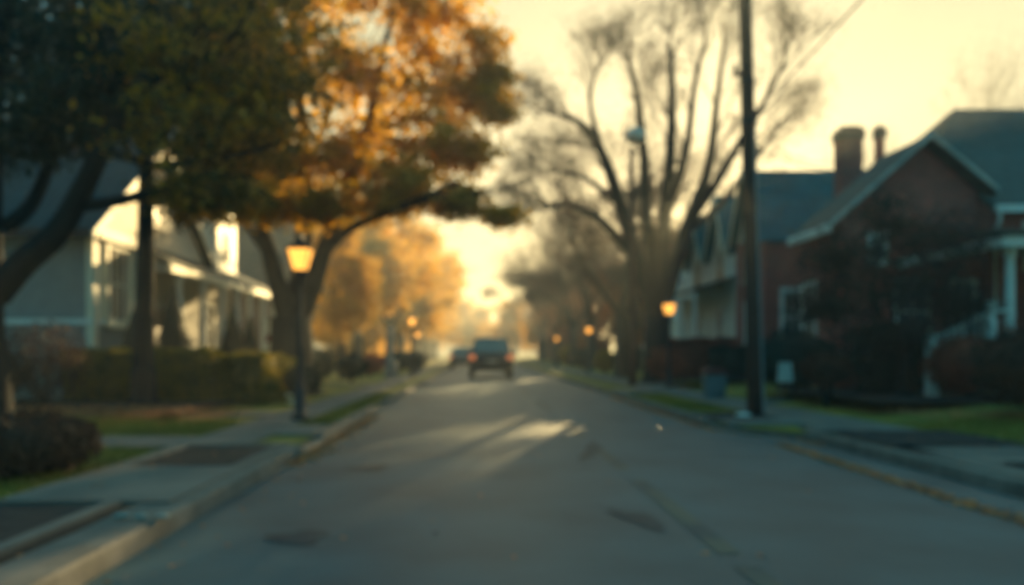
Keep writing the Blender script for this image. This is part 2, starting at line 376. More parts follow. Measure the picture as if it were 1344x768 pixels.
def fl_any():
    s = random.random()
    y = random.uniform(3.5, 30); x = random.choice((-1, 1)) * random.uniform(2.5, 8)
    if x > 0: x += 2
    return (x, y, max(ground_z(x), .15) + .012)
litter('fallen_leaves', fl_any, 900, .075)
def fl_road():
    y = random.uniform(4, 40); x = random.uniform(-2.1, 3.8); x = x if random.random() < .3 else (-2.15 + abs(random.gauss(0, .4)))
    return (x, y, rz(x) + .012)
litter('fallen_leaves', fl_road, 260, .07)
def fl_rbed():
    return (random.uniform(6.7, 9.5), random.uniform(12.3, 14.2), .33 + random.random() * .02)
litter('fallen_leaves', fl_rbed, 900, .08)
# grass blades on the nearer verges
def grass(name, x0, x1, y0, y1, n, z=None):
    v = []; f = []
    for i in range(n):
        x = random.uniform(x0, x1); y = random.uniform(y0, y1); zz = gz(x, y); h = random.uniform(.04, .09); a = random.uniform(0, 6.28); w = .008
        dx, dy = math.cos(a) * w, math.sin(a) * w; l = random.uniform(-.02, .02)
        k = len(v); v += [(x - dx, y - dy, zz), (x + dx, y + dy, zz), (x + l, y + l, zz + h)]; f.append((k, k + 1, k + 2))
    b = MB(); b.v = v; b.f = f; return tag(b.build(name, turf), 'short mown grass of the verges and front lawns', 'grass', kind='stuff')
grass('grass', -7, -3.9, 11.8, 14.2, 9000); grass('grass', -2.92, -2.4, 13.5, 24, 5000); grass('grass', 6.7, 10, 5, 13.5, 12000); grass('grass', 4.2, 5.3, 16.8, 24, 4000); grass('grass', -7, -3.8, 6.6, 10.3, 8000)

# ------------------------------------------------------------------ vegetation builders
def rnd_perp(d):
    v = Vector((random.gauss(0, 1), random.gauss(0, 1), random.gauss(0, 1))); v -= d * v.dot(d); return v.normalized()
def grow(mb, p, d, length, r, depth, up=0.12, spread=0.5, tips=None, wob=.12, minr=.006, decay=.76, tw=None):
    """a wandering branch that forks"""
    n = 4; pts = [p]; rad = [r]; dd = d.normalized()
    for i in range(n):
        dd = (dd + rnd_perp(dd) * wob + Vector((0, 0, up * .25))).normalized(); p = p + dd * length / n; pts.append(p); rad.append(max(minr, r * (1 - .35 * (i + 1) / n)))
    tgt = mb if (tw is None or r > .05) else tw
    tgt.tube(pts, rad, 8 if r > .12 else (5 if r > .03 else 3), cap=False)
    if tips is not None and depth <= 2: tips.append(pts[-1])
    if depth == 0: return
    k = 2 if random.random() < .45 else 3
    for j in range(k):
        nd = (dd + rnd_perp(dd) * spread * random.uniform(.5, 1.25) + Vector((0, 0, up))).normalized()
        s = pts[-1] if j < 2 else pts[2]
        grow(mb, s, nd, length * decay * random.uniform(.85, 1.15), rad[-1] * (.82 if j == 0 else .62), depth - 1, up, spread, tips, wob, minr, decay, tw)
def smooth_pts(pts, k=4):
    P = [Vector(p) for p in pts]; out = []
    for i in range(len(P) - 1):
        p0 = P[max(i - 1, 0)]; p1 = P[i]; p2 = P[i + 1]; p3 = P[min(i + 2, len(P) - 1)]
        for j in range(k):
            t = j / k; out.append(.5 * ((2 * p1) + (p2 - p0) * t + (2 * p0 - 5 * p1 + 4 * p2 - p3) * t * t + (3 * p1 - p0 - 3 * p2 + p3) * t ** 3))
    out.append(P[-1]); return out
def limb(mb, pts, r0, r1, n=10, k=4):
    s = smooth_pts(pts, k); m = len(s); mb.tube(s, [r0 + (r1 - r0) * i / (m - 1) for i in range(m)], n, cap=False); return s
def flare(mb, x, y, z0, r, h, lean=(0, 0)):
    prof = [(r * 1.75, 0), (r * 1.35, .10), (r * 1.12, .3), (r, .7), (r * .95, h)]
    mb.tube([(x + lean[0] * z / h, y + lean[1] * z / h, z0 - .06 + z) for _, z in prof], [q for q, _ in prof], 14)

# ---- near tree on the far left: trunk at the frame's edge, long arching limbs
T1 = thing('maple_tree', 'dark green tree at the left edge with long arching limbs', 'tree', (-7.62, 13.0, .15))
def rel(o, p): return Vector(p) - Vector(o.location)
mb = MB()
tr = limb(mb, [(0, 0, -.1), (.02, 0, .5), (-.02, 0, 2.6), (.02, .1, 5), (.2, .3, 8)], .34, .14, 12); flare(mb, 0, 0, 0, .34, 1.2)
def wp(px, py, Y): return rel(T1, at(px, py, Y))
limb(mb, [wp(-5, 385, 13.0), wp(30, 345, 12.8), wp(75, 305, 12.6), wp(105, 255, 12.4), wp(140, 185, 12.2), wp(190, 110, 12.0), wp(260, 30, 12)], .24, .09)
limb(mb, [wp(95, 272, 12.5), wp(150, 265, 12.4), wp(215, 248, 12.3), wp(280, 235, 12.2), wp(325, 232, 12.1)], .10, .045, 8)
limb(mb, [wp(135, 192, 12.2), wp(160, 205, 12.0), wp(215, 215, 11.9), wp(300, 205, 11.8), wp(360, 190, 11.9)], .07, .03, 8)
limb(mb, [wp(5, 300, 13.2), wp(40, 270, 13.3), wp(65, 215, 13.5), wp(95, 130, 13.7), wp(110, 40, 14)], .13, .07, 8)
limb(mb, [wp(150, 170, 12.2), wp(130, 90, 12.5), wp(120, 0, 12.8)], .11, .06, 8)
for (a, bq) in (((190, 110, 12), (420, 60, 11.5)), ((250, 40, 12), (400, -40, 12)), ((95, 130, 13.7), (10, 50, 14)), ((160, 150, 12.1), (330, 120, 11.6))):
    p = wp(*a); q = wp(*bq); grow(mb, p, (q - p), (q - p).length * .5, .06, 3, up=.02, spread=.45)
mb.build('trunk', bark_d, T1, smooth=True)
E = []
for (px, py, Y, rx, ry, rz_) in ((40, 60, 13, 1.3, 1.6, 1.0), (130, 60, 12.5, 1.2, 1.5, .9), (230, 90, 12, 1.2, 1.4, .8), (330, 60, 12, 1.3, 1.4, .9), (120, 150, 12.5, .9, 1.2, .45), (40, 170, 13, .7, 1.2, .5),
                                  (250, 175, 12, .9, 1.1, .45), (330, 150, 12, .8, 1.1, .6), (100, -60, 12.5, 2.4, 2.2, 1.2), (300, -60, 12, 2.2, 2.2, 1.2), (285, 250, 12.1, .45, .5, .16), (-80, 60, 13, 1.5, 2, 2.4), (70, 20, 14.5, 2.0, 1.0, 1.1), (200, 40, 14.5, 2.0, 1.0, 1.1), (320, 60, 14, 1.6, 1.0, 1.2), (150, 120, 14.3, 1.6, .9, .6), (270, 130, 14, 1.4, .9, .7)):
    E.append((tuple(wp(px, py, Y)), (rx, ry, rz_)))
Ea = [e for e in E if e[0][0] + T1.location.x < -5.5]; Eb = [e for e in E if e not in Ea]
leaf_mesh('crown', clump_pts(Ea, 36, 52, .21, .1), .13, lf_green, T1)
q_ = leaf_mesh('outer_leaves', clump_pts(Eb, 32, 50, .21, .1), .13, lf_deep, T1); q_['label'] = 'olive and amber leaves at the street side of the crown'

# ---- slender trunk in front of the hedge
T2 = thing('street_tree', 'slim straight trunked tree standing before the clipped hedge on the left', 'tree', (-6.9, 17.3, .16))
mb = MB(); limb(mb, [(0, 0, -.1), (0, 0, 1), (.04, 0, 3), (.06, 0, 5), (0, .2, 8.5)], .24, .12, 12); flare(mb, 0, 0, 0, .25, .9)
for k in range(7):
    a = k * 2.4; z = 4.2 + k * .6; grow(mb, Vector((.04, 0, z)), Vector((math.cos(a), math.sin(a), .7)), 1.6, .07, 3, up=.1, spread=.5)
mb.build('trunk', bark_d, T2, smooth=True)
E = []
for (px, py, Y, rx, ry, rz_) in ((200, 60, 17.3, 1.8, 1.8, 1.2), (130, 120, 17.6, 1.2, 1.2, .9), (270, 120, 17, 1.3, 1.3, .9), (330, 80, 17, 1.4, 1.3, 1.4), (200, -60, 17.3, 2.4, 2.4, 1.6), (330, 200, 17, .9, .9, .6), (250, 265, 17.2, .55, .55, .3)):
    E.append((tuple(rel(T2, at(px, py, Y))), (rx, ry, rz_)))
leaf_mesh('crown', clump_pts(E, 34, 44, .26, .1), .15, lf_deep, T2)

# ---- big orange tree
T3 = thing('maple_tree', 'large orange tree with a forked dark trunk behind the nearest lamp post', 'tree', (-5.35, 24.0, .18))
def w3(px, py, Y): return rel(T3, at(px, py, Y))
mb = MB(); flare(mb, 0, 0, 0, .62, 2.2)
limb(mb, [(0, 0, 1.9), w3(372, 400, 24), w3(355, 340, 24), w3(335, 270, 24), w3(300, 180, 24)], .36, .13, 10)
limb(mb, [(0, 0, 1.9), w3(405, 390, 24), w3(425, 330, 24), w3(445, 280, 24), w3(480, 180, 24), w3(500, 90, 24)], .34, .12, 10)
limb(mb, [(0, 0, 1.9), w3(392, 380, 24.6), w3(398, 320, 25), w3(400, 220, 25.4), w3(390, 80, 26)], .40, .14, 10)
limb(mb, [w3(425, 335, 24), w3(460, 300, 23.4), w3(530, 270, 22.6), w3(600, 240, 22)], .16, .06, 8)
for (a, bq) in (((445, 280, 24), (560, 150, 23)), ((480, 180, 24), (600, 90, 24)), ((355, 340, 24), (270, 240, 23)), ((500, 90, 24), (520, -30, 24)), ((398, 320, 25), (340, 200, 25)), ((530, 270, 22.6), (630, 230, 22)), ((400, 220, 25.4), (480, 60, 26))):
    p = w3(*a); q = w3(*bq); grow(mb, p, (q - p), (q - p).length * .5, .11, 4, up=.04, spread=.45)
mb.build('trunk', bark, T3, smooth=True)
E = []
for (px, py, Y, rx, ry, rz_) in ((300, 120, 24, 1.9, 1.8, 1.4), (400, 80, 24.5, 2.0, 2, 1.5), (490, 110, 24, 1.9, 1.8, 1.4), (560, 70, 24, 1.5, 1.6, 1.3), (600, 130, 24, .9, 1.4, 1.1),
                                  (590, 200, 23.5, .9, 1.3, .7), (540, 190, 23, 1.4, 1.6, .9), (450, 200, 24, 1.7, 1.8, 1.0), (370, 215, 23.5, 1.7, 1.8, 1.0), (330, 265, 23, 1.2, 1.4, .6), (420, 270, 23, 1.3, 1.5, .5),
                                  (525, 245, 23, 1.0, 1.4, .6), (600, 262, 22.8, .6, 1.0, .45), (635, 110, 24, .6, 1, .7), (560, 0, 24, 1.9, 1.9, 1.1), (450, -20, 24, 2.4, 2.2, 1.4), (330, 0, 24, 2.2, 2.2, 1.4), (450, -150, 24.5, 2.6, 2.6, 2)):
    E.append((tuple(w3(px, py, Y)), (rx, ry, rz_)))
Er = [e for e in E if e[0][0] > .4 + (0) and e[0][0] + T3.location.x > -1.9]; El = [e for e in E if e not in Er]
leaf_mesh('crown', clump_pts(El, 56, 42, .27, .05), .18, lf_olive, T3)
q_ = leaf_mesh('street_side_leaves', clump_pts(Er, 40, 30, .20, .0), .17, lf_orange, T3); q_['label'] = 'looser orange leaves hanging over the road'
# outlying sprays towards the street
E = []
for (px, py, Y, rx, ry, rz_) in ((630, 60, 23.5, .7, 1, .7), (640, 130, 23.5, .6, 1, .5), (625, 200, 23.5, .7, 1, .6), (610, 270, 23, .8, 1, .35), (560, 150, 23, 1.3, 1.3, 1.3), (500, 270, 23, 1.3, 1.2, .5), (655, 150, 23.5, .4, .5, .15), (650, 100, 23.5, .4, .5, .15), (660, 285, 22.5, .35, .5, .10), (570, 20, 23.5, 1.2, 1.3, .9)):
    E.append((tuple(w3(px, py, Y)), (rx, ry, rz_)))
sp = leaf_mesh('outer_leaves', clump_pts(E, 30, 30, .2, .05), .16, lf_orange, T3)
sp['label'] = 'bright orange outer leaves over the road'

# ---- generic leafy tree (prototype then copies)
def leafy(name, label, x, y, h, cr, m, nclump=60, lsize=.24, trunk=.3, bare=2.6, group=None, bm_=bark):
    t = thing(name, label, 'tree', (x, y, ground_z(x) - .02), 0, group)
    mb = MB(); flare(mb, 0, 0, 0, trunk, bare)
    tips = []
    for k in range(4):
        a = k * 1.57 + random.random(); grow(mb, Vector((0, 0, bare - .1)), Vector((math.cos(a) * .55, math.sin(a) * .55, 1)), h * .22, trunk * .55, 4, up=.12, spread=.5, tips=tips)
    mb.build('trunk', bm_, t, smooth=True)
    E = []
    for k in range(11):
        a = random.random() * 6.28; rr = cr * .62 * math.sqrt(random.random()); z = bare + .8 + (h - bare - 1.2) * random.random(); s = cr * random.uniform(.32, .55)
        f = 1 - .55 * abs((z - bare) / (h - bare) - .4)
        E.append(((rr * f * math.cos(a), rr * f * math.sin(a), z), (s, s, s * .75)))
    leaf_mesh('crown', clump_pts(E, nclump // 2, 26, .34, .05), lsize, m, t)
    return t
GL = 'autumn trees lining the left verge'
gold = leafy('street_tree', 'golden tree on the left verge, nearest of the golden row', -8.0, 56.0, 11.5, 5.0, lf_gold, 90, .26, .33, 3.0, GL)
gold2 = leafy('street_tree', 'orange tree second in the left row behind the small lit lamps', -6.9, 66, 13, 5.6, lf_orange, 100, .28, .36, 3.2, GL)
def tcopy(src, x, y, s, rzv, label, group=None):
    c = copy_tree(src); c.location = (x, y, ground_z(x) - .02); c.scale = s if isinstance(s, tuple) else (s, s, s); c.rotation_euler = (0, 0, rzv); c['label'] = label
    if group: c['group'] = group
    return c
lowgold = leafy('garden_tree', 'low crowned orange tree behind the brown roofed house', -12.0, 46.5 + 9, 8.5, 4.2, lf_orange, 90, .28, .3, 1.3, 'orange trees in the left gardens')
lowgold.location = (-19, 60, .2)
for i, (x, y, s, a, lab) in enumerate(((-7.5, 150, 1.3, 1.0, 'hazy orange tree where the road meets the glow, leftmost of the far group'), (-3.0, 185, 1.45, 2.0, 'hazy orange tree of the far group straight behind the left car'), (2.5, 205, 1.4, 3.0, 'hazy orange tree of the far group straight above the dark car'),
        (8.0, 180, 1.35, 4.0, 'hazy orange tree of the far group just right of the dark car'), (12.0, 155, 1.3, 5.0, 'hazy orange tree of the far group, rightmost'))):
    c_ = copy_tree(lowgold); c_.location = (x, y, -.02); c_.scale = (s, s, s); c_.rotation_euler = (0, 0, a); c_['label'] = lab; c_['group'] = 'hazy trees at the street end'
slim = copy_tree(gold); slim.location = (-5.9, 36.5, .18); slim.scale = (.42, .42, .62); slim['label'] = 'small golden tree near the pale post on the left verge'; slim['group'] = GL
for i, (x, y, s, a, lab) in enumerate((
        (-7.2, 78, 1.1, 1.0, 'hazy golden tree third in the left row, level with the second car'),
        (-6.8, 90, 1.1, 2.2, 'hazy golden tree fourth in the left row, past both cars'),
        (-6.8, 104, 1.15, 3.1, 'faint golden tree fifth in the left row'),
        (-7.0, 120, 1.2, 4.0, 'faint golden tree sixth in the left row near the bright haze'),
        (-7.2, 140, 1.2, 5.2, 'last faint golden tree of the left row, smallest in the haze'),
        (-16.5, 58, 1.1, .4, 'golden tree set back behind the brown roofed house on the left'),
        (-13.5, 62, 1.15, 1.9, 'golden tree set back among the far left gardens'))):
    tcopy(gold if i % 2 == 0 else gold2, x, y, s, a, lab, GL)

# ---- bare trees
def bare_tree(name, label, x, y, fork, r, spec, depth=6, spread=.38, up=.10, len0=2.3, mtl=bark_l, group=None, decay=.8, sprays=None):
    t = thing(name, label, 'tree', (x, y, ground_z(x) - .02), 0, group)
    mb = MB(); tw = MB(); flare(mb, 0, 0, 0, r, fork); tips = []
    for (dx, dy, dz, l, rr) in spec:
        grow(mb, Vector((dx * .1, dy * .1, fork - .15)), Vector((dx, dy, dz)), l, rr, depth, up, spread, tips, .10, .007, decay, tw)
    mb.build('trunk', mtl, t, smooth=True); tw.build('twigs', mtl, t)
    return t, tips
random.seed(21)
big = thing('bare_tree', 'big bare tree with many upswept limbs on the right verge behind the lamp', 'tree', (6.85, 32.0, ground_z(6.85) - .02))
def wb(px, py, Y=32.0): return rel(big, at(px, py, Y))
mb = MB(); tw = MB(); tips = []; flare(mb, 0, 0, 0, .50, 2.6)
F0 = Vector((0, 0, 2.3))
for (path, ra, rb) in (
        ([F0, wb(845, 370), wb(815, 270, 31.5), wb(790, 200, 31), wb(765, 165, 30.7), wb(735, 150, 30.4)], .27, .06),
        ([F0, wb(858, 370), wb(848, 280, 32.4), wb(845, 200, 32.8), wb(835, 120, 33), wb(825, 80, 33)], .26, .06),
        ([F0, wb(868, 370), wb(872, 290, 31.8), wb(880, 200, 31.5), wb(882, 120, 31.3), wb(878, 60, 31)], .30, .06),
        ([F0, wb(878, 372), wb(905, 290, 32.3), wb(930, 220, 32.6), wb(940, 140, 32.8), wb(950, 60, 33)], .30, .06),
        ([wb(905, 290, 32.3), wb(940, 240, 31.5), wb(975, 180, 31), wb(1005, 130, 30.5), wb(1030, 80, 30)], .16, .05),
        ([wb(900, 305, 32.3), wb(945, 270, 33), wb(985, 215, 33.5), wb(1020, 170, 34)], .13, .04),
        ([wb(835, 345, 31.8), wb(790, 290, 31), wb(750, 270, 30.5), wb(725, 272, 30)], .14, .04),
        ([wb(815, 270, 31.5), wb(770, 235, 31), wb(735, 225, 31)], .10, .03),
        ([wb(790, 200, 31), wb(775, 140, 31), wb(780, 100, 31)], .09, .04),
        ([wb(872, 290, 31.8), wb(900, 200, 31), wb(912, 110, 30.5), wb(925, 60, 30)], .14, .05)):
    S = limb(mb, path, ra * 1.3, rb * 1.25, 8)
    m_ = len(S)
    for k in range(m_ // 3, m_):
        if k % 2 and k != m_ - 1: continue
        d = (S[min(k + 1, m_ - 1)] - S[k - 1]).normalized(); tt = k / m_
        for q in range(3 if k == m_ - 1 else 1):
            nd = (d + rnd_perp(d) * random.uniform(.35, .8) + Vector((0, 0, .15))).normalized()
            grow(mb, S[k], nd, random.uniform(.7, 1.05) * (1.1 - .35 * tt), .045, 4, .06, .45, tips, .12, .009, .8, tw)
mb.build('trunk', bark_d, big, smooth=True); tw.build('twigs', bark_l, big)
leaf_mesh('twig_ends', np.array([list(p + Vector((random.gauss(0, .4), random.gauss(0, .4), random.gauss(0, .4)))) for p in tips for _ in range(4)]), .42, lf_brown, big, wd=.014)
random.seed(5)
GB = 'bare brown trees along the right verge'
m1, tips = bare_tree('bare_tree', 'brown half bare tree on the right verge left of the tall light pole', 6.9, 40, 3.0, .34, ((-.6, 0, 1, 2.4, .17), (.2, .4, 1, 2.6, .19), (.6, -.3, 1, 2.3, .16)), 6, .5, .08, 2.4, bark_l, GB, .8)
sp = leaf_mesh('crown', np.array([list(p + Vector((random.gauss(0, .5), random.gauss(0, .5), random.gauss(0, .5)))) for p in tips for _ in range(4)]), .45, lf_brown, m1, wd=.016)
E = [((random.uniform(-2.6, 2.4), random.uniform(-5, 2), random.uniform(6.0, 8.5)), (1.3, 1.3, .8)) for _ in range(14)]
m1d = leaf_mesh('brown_leaves', clump_pts(E, 24, 22, .3, .05), .16, lf_brown, m1)
for (x, y, s, a, lab) in ((7.6, 56, 1.0, 1.2, 'brown half bare tree beside the farther right lamp'),
                          (8.0, 70, 1.1, 2.6, 'hazy brown tree behind the farthest right lamp'),
                          (8.0, 86, 1.1, 3.9, 'faint brown tree on the right past the parked cars'),
                          (8.2, 105, 1.2, 5.0, 'last and faintest brown tree on the right verge'),
                          (25.0, 52, (.6, .6, 1.15), .6, 'bare tree rising behind the brick house chimney'),
                          (25.2, 40, (.55, .55, 1.2), 2.0, 'bare tree top showing over the grey roof at the right edge')):
    tcopy(m1, x, y, s, a, lab, GB)
rust = leafy('garden_tree', 'rust red leaved tree in the garden behind the right lamps', 10.4, 58, 7.0, 3.4, lf_rust, 70, .22, .25, 1.4)
for i, (x, y, s, a, lab) in enumerate(((13.5, 70, 1.1, 1.0, 'rusty tree low behind the farther right lamps'), (11.5, 84, 1.15, 2.0, 'hazy rust brown tree right of the far street end'), (12.0, 104, 1.3, 3.0, 'fainter rust brown tree closing the right side of the street'),
        (17.0, 64, 1.2, 4.0, 'rusty tree between the pale far house and the right lamps'), (10.5, 128, 1.4, 5.0, 'faintest rust brown tree near the vanishing street on the right'))):
    tcopy(rust, x, y, s, a, lab, 'rusty trees beyond the right gardens')
for i, (x, y, s, a, lab) in enumerate(((-12.0, 55, .8, 1.0, 'low orange tree behind the second left verge tree'), (-11.5, 70, .85, 2.0, 'low hazy orange tree inside the far left gardens'), (-12.0, 86, 1.0, 3.0, 'fainter orange tree inside the far left gardens'),
        (-11.0, 108, 1.1, 4.0, 'faint orange tree closing the left gardens'), (-10.5, 135, 1.2, 5.0, 'faintest orange tree near the street end on the left'))):
    tcopy(lowgold, x, y, s, a, lab, 'orange trees in the left gardens')
# dark twiggy tree in front of the brick house
random.seed(9)
dk = thing('garden_tree', 'dark wide twiggy tree in front of the brick house', 'tree', (8.95, 17.6, .38))
mb = MB(); tips = []; flare(mb, 0, 0, 0, .12, 1.0)
for k in range(6):
    a = k * 1.05; grow(mb, Vector((0, 0, .9)), Vector((math.cos(a) * .9, math.sin(a) * .7, .9)), .85, .06, 4, up=.05, spread=.6, tips=tips, minr=.006)
mb.build('trunk', bark, dk, smooth=True)
E = [(tuple(rel(dk, at(px, py, Y))), q) for (px, py, Y, q) in ((1100, 340, 17.6, (.75, .8, .65)), (1170, 300, 17.6, (.9, .9, .8)), (1240, 320, 17.6, (.8, .8, .7)), (1180, 380, 17.4, (1.2, 1, .6)), (1080, 400, 17.6, (.7, .7, .5)), (1260, 400, 17.4, (.7, .7, .6)), (1170, 440, 17.5, (1.3, .8, .4)))]
lm = mat('leaf_dusky', (0.03, 0.032, 0.026), 0.7, col2=(0.016, 0.022, 0.018), scale=2, kind='leaf', trans=.1)
leaf_mesh('crown', clump_pts(E, 70, 34, .17, .0), .08, lm, dk)

# ---- shrubs and hedges
def box_core(hx, hy, z0, z1, r=.85):
    b = MB(); b.box((-hx * r, -hy * r, z0), (hx * r, hy * r, z0 + (z1 - z0) * (.5 + r / 2))); return b.v, b.f
def hedge(label, x0, x1, y0, y1, h, m, n, ls=.09, z0=None, name='clipped_hedge', cat='hedge', top=None):
    cx, cy_, hx, hy = (x0 + x1) / 2, (y0 + y1) / 2, (x1 - x0) / 2, (y1 - y0) / 2
    z0 = ground_z(cx) if z0 is None else z0
    pts = []
    A = [2 * hy * h, 2 * hy * h, 2 * hx * h, 2 * hx * h, 4 * hx * hy]; S = sum(A)
    for i in range(n):
        k = random.choices(range(5), A)[0]; u, v = random.uniform(-1, 1), random.random(); d = abs(random.gauss(0, .05))
        wob = .04 * math.sin(u * hx * 4 + v * 5) + .03 * math.sin(u * 9)
        if k == 0: p = (-hx + d + wob, u * hy, v * h)
        elif k == 1: p = (hx - d + wob, u * hy, v * h)
        elif k == 2: p = (u * hx, -hy + d + wob, v * h)
        elif k == 3: p = (u * hx, hy - d + wob, v * h)
        else: p = (u * hx, (v * 2 - 1) * hy, h - d + wob)
        pts.append(p)
    core = box_core(hx, hy, .02, h)
    o = leaf_mesh(name, pts, ls, m, None, core); o.location = (cx, cy_, z0); return tag(o, label, cat)
def shrub(label, x, y, rx, rz_, m, n=900, ls=.08, ry=None, zc=None, name='shrub', stem=0.12, cone=False, twig=False, group=None, z0=None):
    """bush with a stem; cone=True for conifers"""
    ry = ry or rx; t = thing(name, label, 'bush' if not cone else 'evergreen', (x, y, (ground_z(x) if z0 is None else z0) - .02), 0, group)
    zc = stem + rz_ if zc is None else zc
    d = rng.normal(size=(n, 3)); d /= np.linalg.norm(d, axis=1)[:, None]
    if cone:
        u = rng.random(n); hgt = 2 * rz_ * (1 - np.sqrt(u)); rr = rx * (1 - hgt / (2 * rz_)) * (.8 + .25 * rng.random(n)); a = rng.random(n) * 6.283
        rr = np.where(hgt < .25, rr * (.75 + hgt), rr)
        P = np.stack([rr * np.cos(a), rr * np.sin(a), stem + hgt], 1)
        b = MB(); b.lathe([(.01, stem), (rx * .72, stem + .15), (rx * .68, stem + .3), (rx * .3, stem + 1.3 * rz_), (.01, stem + 1.9 * rz_)], n=12)
        b2 = MB(); b2.lathe([(.05, 0), (.04, stem + .3)], n=8)
    else:
        lump = 1 + .10 * np.sin(d[:, 0] * 5 + x) * np.cos(d[:, 2] * 4 + y) + .08 * np.sin(d[:, 1] * 7)
        sh = (.80 + .2 * rng.random(n)) * lump
        if twig: sh = (rng.random(n) ** .4) * lump * 1.05
        P = d * sh[:, None] * np.array((rx, ry, rz_)) + np.array((0, 0, zc))
        P[:, 2] = np.maximum(P[:, 2], .03)
        b = MB(); q = .62 if twig else .8
        if not twig: b.lathe([(.01, zc - rz_ * q)] + [(min(rx, ry) * q * math.sin(math.pi * k / 8), zc - rz_ * q * math.cos(math.pi * k / 8)) for k in range(1, 8)] + [(.01, zc + rz_ * q)], n=12)
        b2 = MB()
        for k in range(7):
            a = k * .9; b2.tube([(0, 0, 0), (.3 * rx * math.cos(a), .3 * ry * math.sin(a), zc * .6), (.75 * rx * math.cos(a), .75 * ry * math.sin(a), zc + .3 * rz_)], [.03, .022, .01], 5)
    leaf_mesh('foliage', P, ls, m, t, (b.v, b.f) if b.v else None)
    b2.build('stem', bark, t)
    return t
hedge('long clipped hedge with gold lit top in front of the grey left house', -9.2, -5.95, 18.5, 19.7, 1.14, lf_hedge, 15000, .07)
hedge('short clipped hedge block at the road end of the long hedge', -5.75, -4.75, 18.6, 20.6, 1.10, lf_hedge, 8000, .07)
hedge('low clipped hedge beyond the long hedge, left of the lamp post', -5.7, -5.0, 21.6, 23.4, 1.0, lf_hedge, 3500, .08)
shrub('small rounded dark green bush just right of the nearest lamp post', -4.25, 20.3, .48, .38, lf_ever, 1500, .07)
shrub('bushy evergreen against the left house window corner', -8.1, 20.0, .7, 1.2, lf_ever, 3500, .07, cone=True, name='conifer')
shrub('pointed evergreen standing right of the slim tree trunk', -7.75, 21.3, .70, 1.42, lf_ever, 3500, .07, cone=True, name='conifer')
shrub('pointed evergreen before the porch columns, left of a pair', -7.55, 25.8, .62, 1.28, lf_ever, 3000, .08, cone=True, name='conifer')
shrub('shorter pointed evergreen, right one of the pair before the porch', -7.1, 26.1, .46, 1.1, lf_ever, 2500, .08, cone=True, name='conifer')
shrub('tall reddish brown twiggy bush before the grey house wall', -8.6, 16.6, .85, .78, lf_brown, 3200, .07, twig=True)
shrub('dark low bush at the left edge behind the long hedge end', -10.2, 17.2, 1.0, .55, lf_ever, 2500, .08)
shrub('low dark bush spreading at the bottom left edge', -4.35, 8.1, .62, .30, lf_brown, 4200, .06, ry=.8, stem=.0)
shrub('round green bush behind the big orange tree trunk', -6.0, 31, .75, .6, lf_ever, 1600, .1)
shrub('green bush right of the big forked trunk', -4.9, 32.5, .65, .5, lf_ever, 1500, .1)
shrub('red brown bush between the left verge trees', -5.15, 40, .8, .5, lf_red, 1300, .1)
shrub('dark rounded bush beside the small lit lamps on the left', -3.9, 50, .9, .6, lf_ever, 1400, .12)
shrub('dark bush farther along the left walk', -4.7, 47, .9, .55, lf_ever, 1200, .12)
# right side
hedge('long red brown hedge behind the right lamp post', 6.95, 10.2, 33.0, 34.6, 1.55, lf_red, 7000, .12, z0=.3)
shrub('mounded red bush at the left end of the red hedge', 7.3, 31.4, .95, .62, lf_red, 2600, .1)
hedge('dark green hedge in front of the red hedge', 8.4, 10.4, 29.6, 30.6, 1.2, lf_ever, 4000, .1, z0=.3)
hedge('clipped dark block hedge right of the clipped round bush', 8.5, 9.65, 17.9, 18.9, 1.15, lf_ever, 6000, .07)
shrub('round bush on a short bare stem at the front of the right lawn', 7.25, 17.4, .50, .34, lf_brown, 3000, .06, zc=.80)
shrub('dark spreading evergreen left of the round bush on a stem', 8.1, 21.5, 1.15, .75, lf_ever, 4000, .09)
shrub('dark evergreen below the twiggy tree by the brick house', 9.8, 20.3, .9, .8, lf_ever, 3500, .08)
shrub('large rounded reddish bush at the right edge', 8.75, 12.9, 1.05, .66, lf_brown, 8000, .06, stem=.05)
shrub('red leaved bush below the porch stair rail', 9.75, 16.6, .78, .58, lf_red, 5000, .06)
shrub('red leaved bush beneath the porch column', 10.9, 16.2, .8, .72, lf_red, 5000, .06)
shrub('bright yellow bush beside the far right dark hedge', 7.0, 46, .6, .58, lf_yellow, 1500, .12)
hedge('dark green clipped hedge next to the yellow bush', 7.4, 8.8, 44.5, 45.7, 1.2, lf_ever, 2500, .12, z0=.3)
shrub('dark bush on the right between the two farther lamps', 7.3, 58, .95, .65, lf_ever, 1200, .14)
shrub('golden bush on the right verge near the farthest lamp', 8.0, 72, 1.2, .8, lf_yellow, 1000, .18)

hedge('long overgrown hedge fading along the far left gardens', -10.2, -8.8, 56, 84, 2.1, lf_gold, 6000, .26, z0=.2)
hedge('farthest overgrown hedge on the left, faint in the haze', -11.2, -9.6, 88, 135, 2.6, lf_gold, 5000, .36, z0=.2)
hedge('long overgrown hedge fading along the far right gardens', 8.6, 9.8, 62, 88, 2.0, lf_rust, 5000, .28, z0=.35)
hedge('farthest overgrown hedge on the right, faint in the haze', 9.6, 11.2, 92, 135, 2.8, lf_rust, 5000, .36, z0=.35)
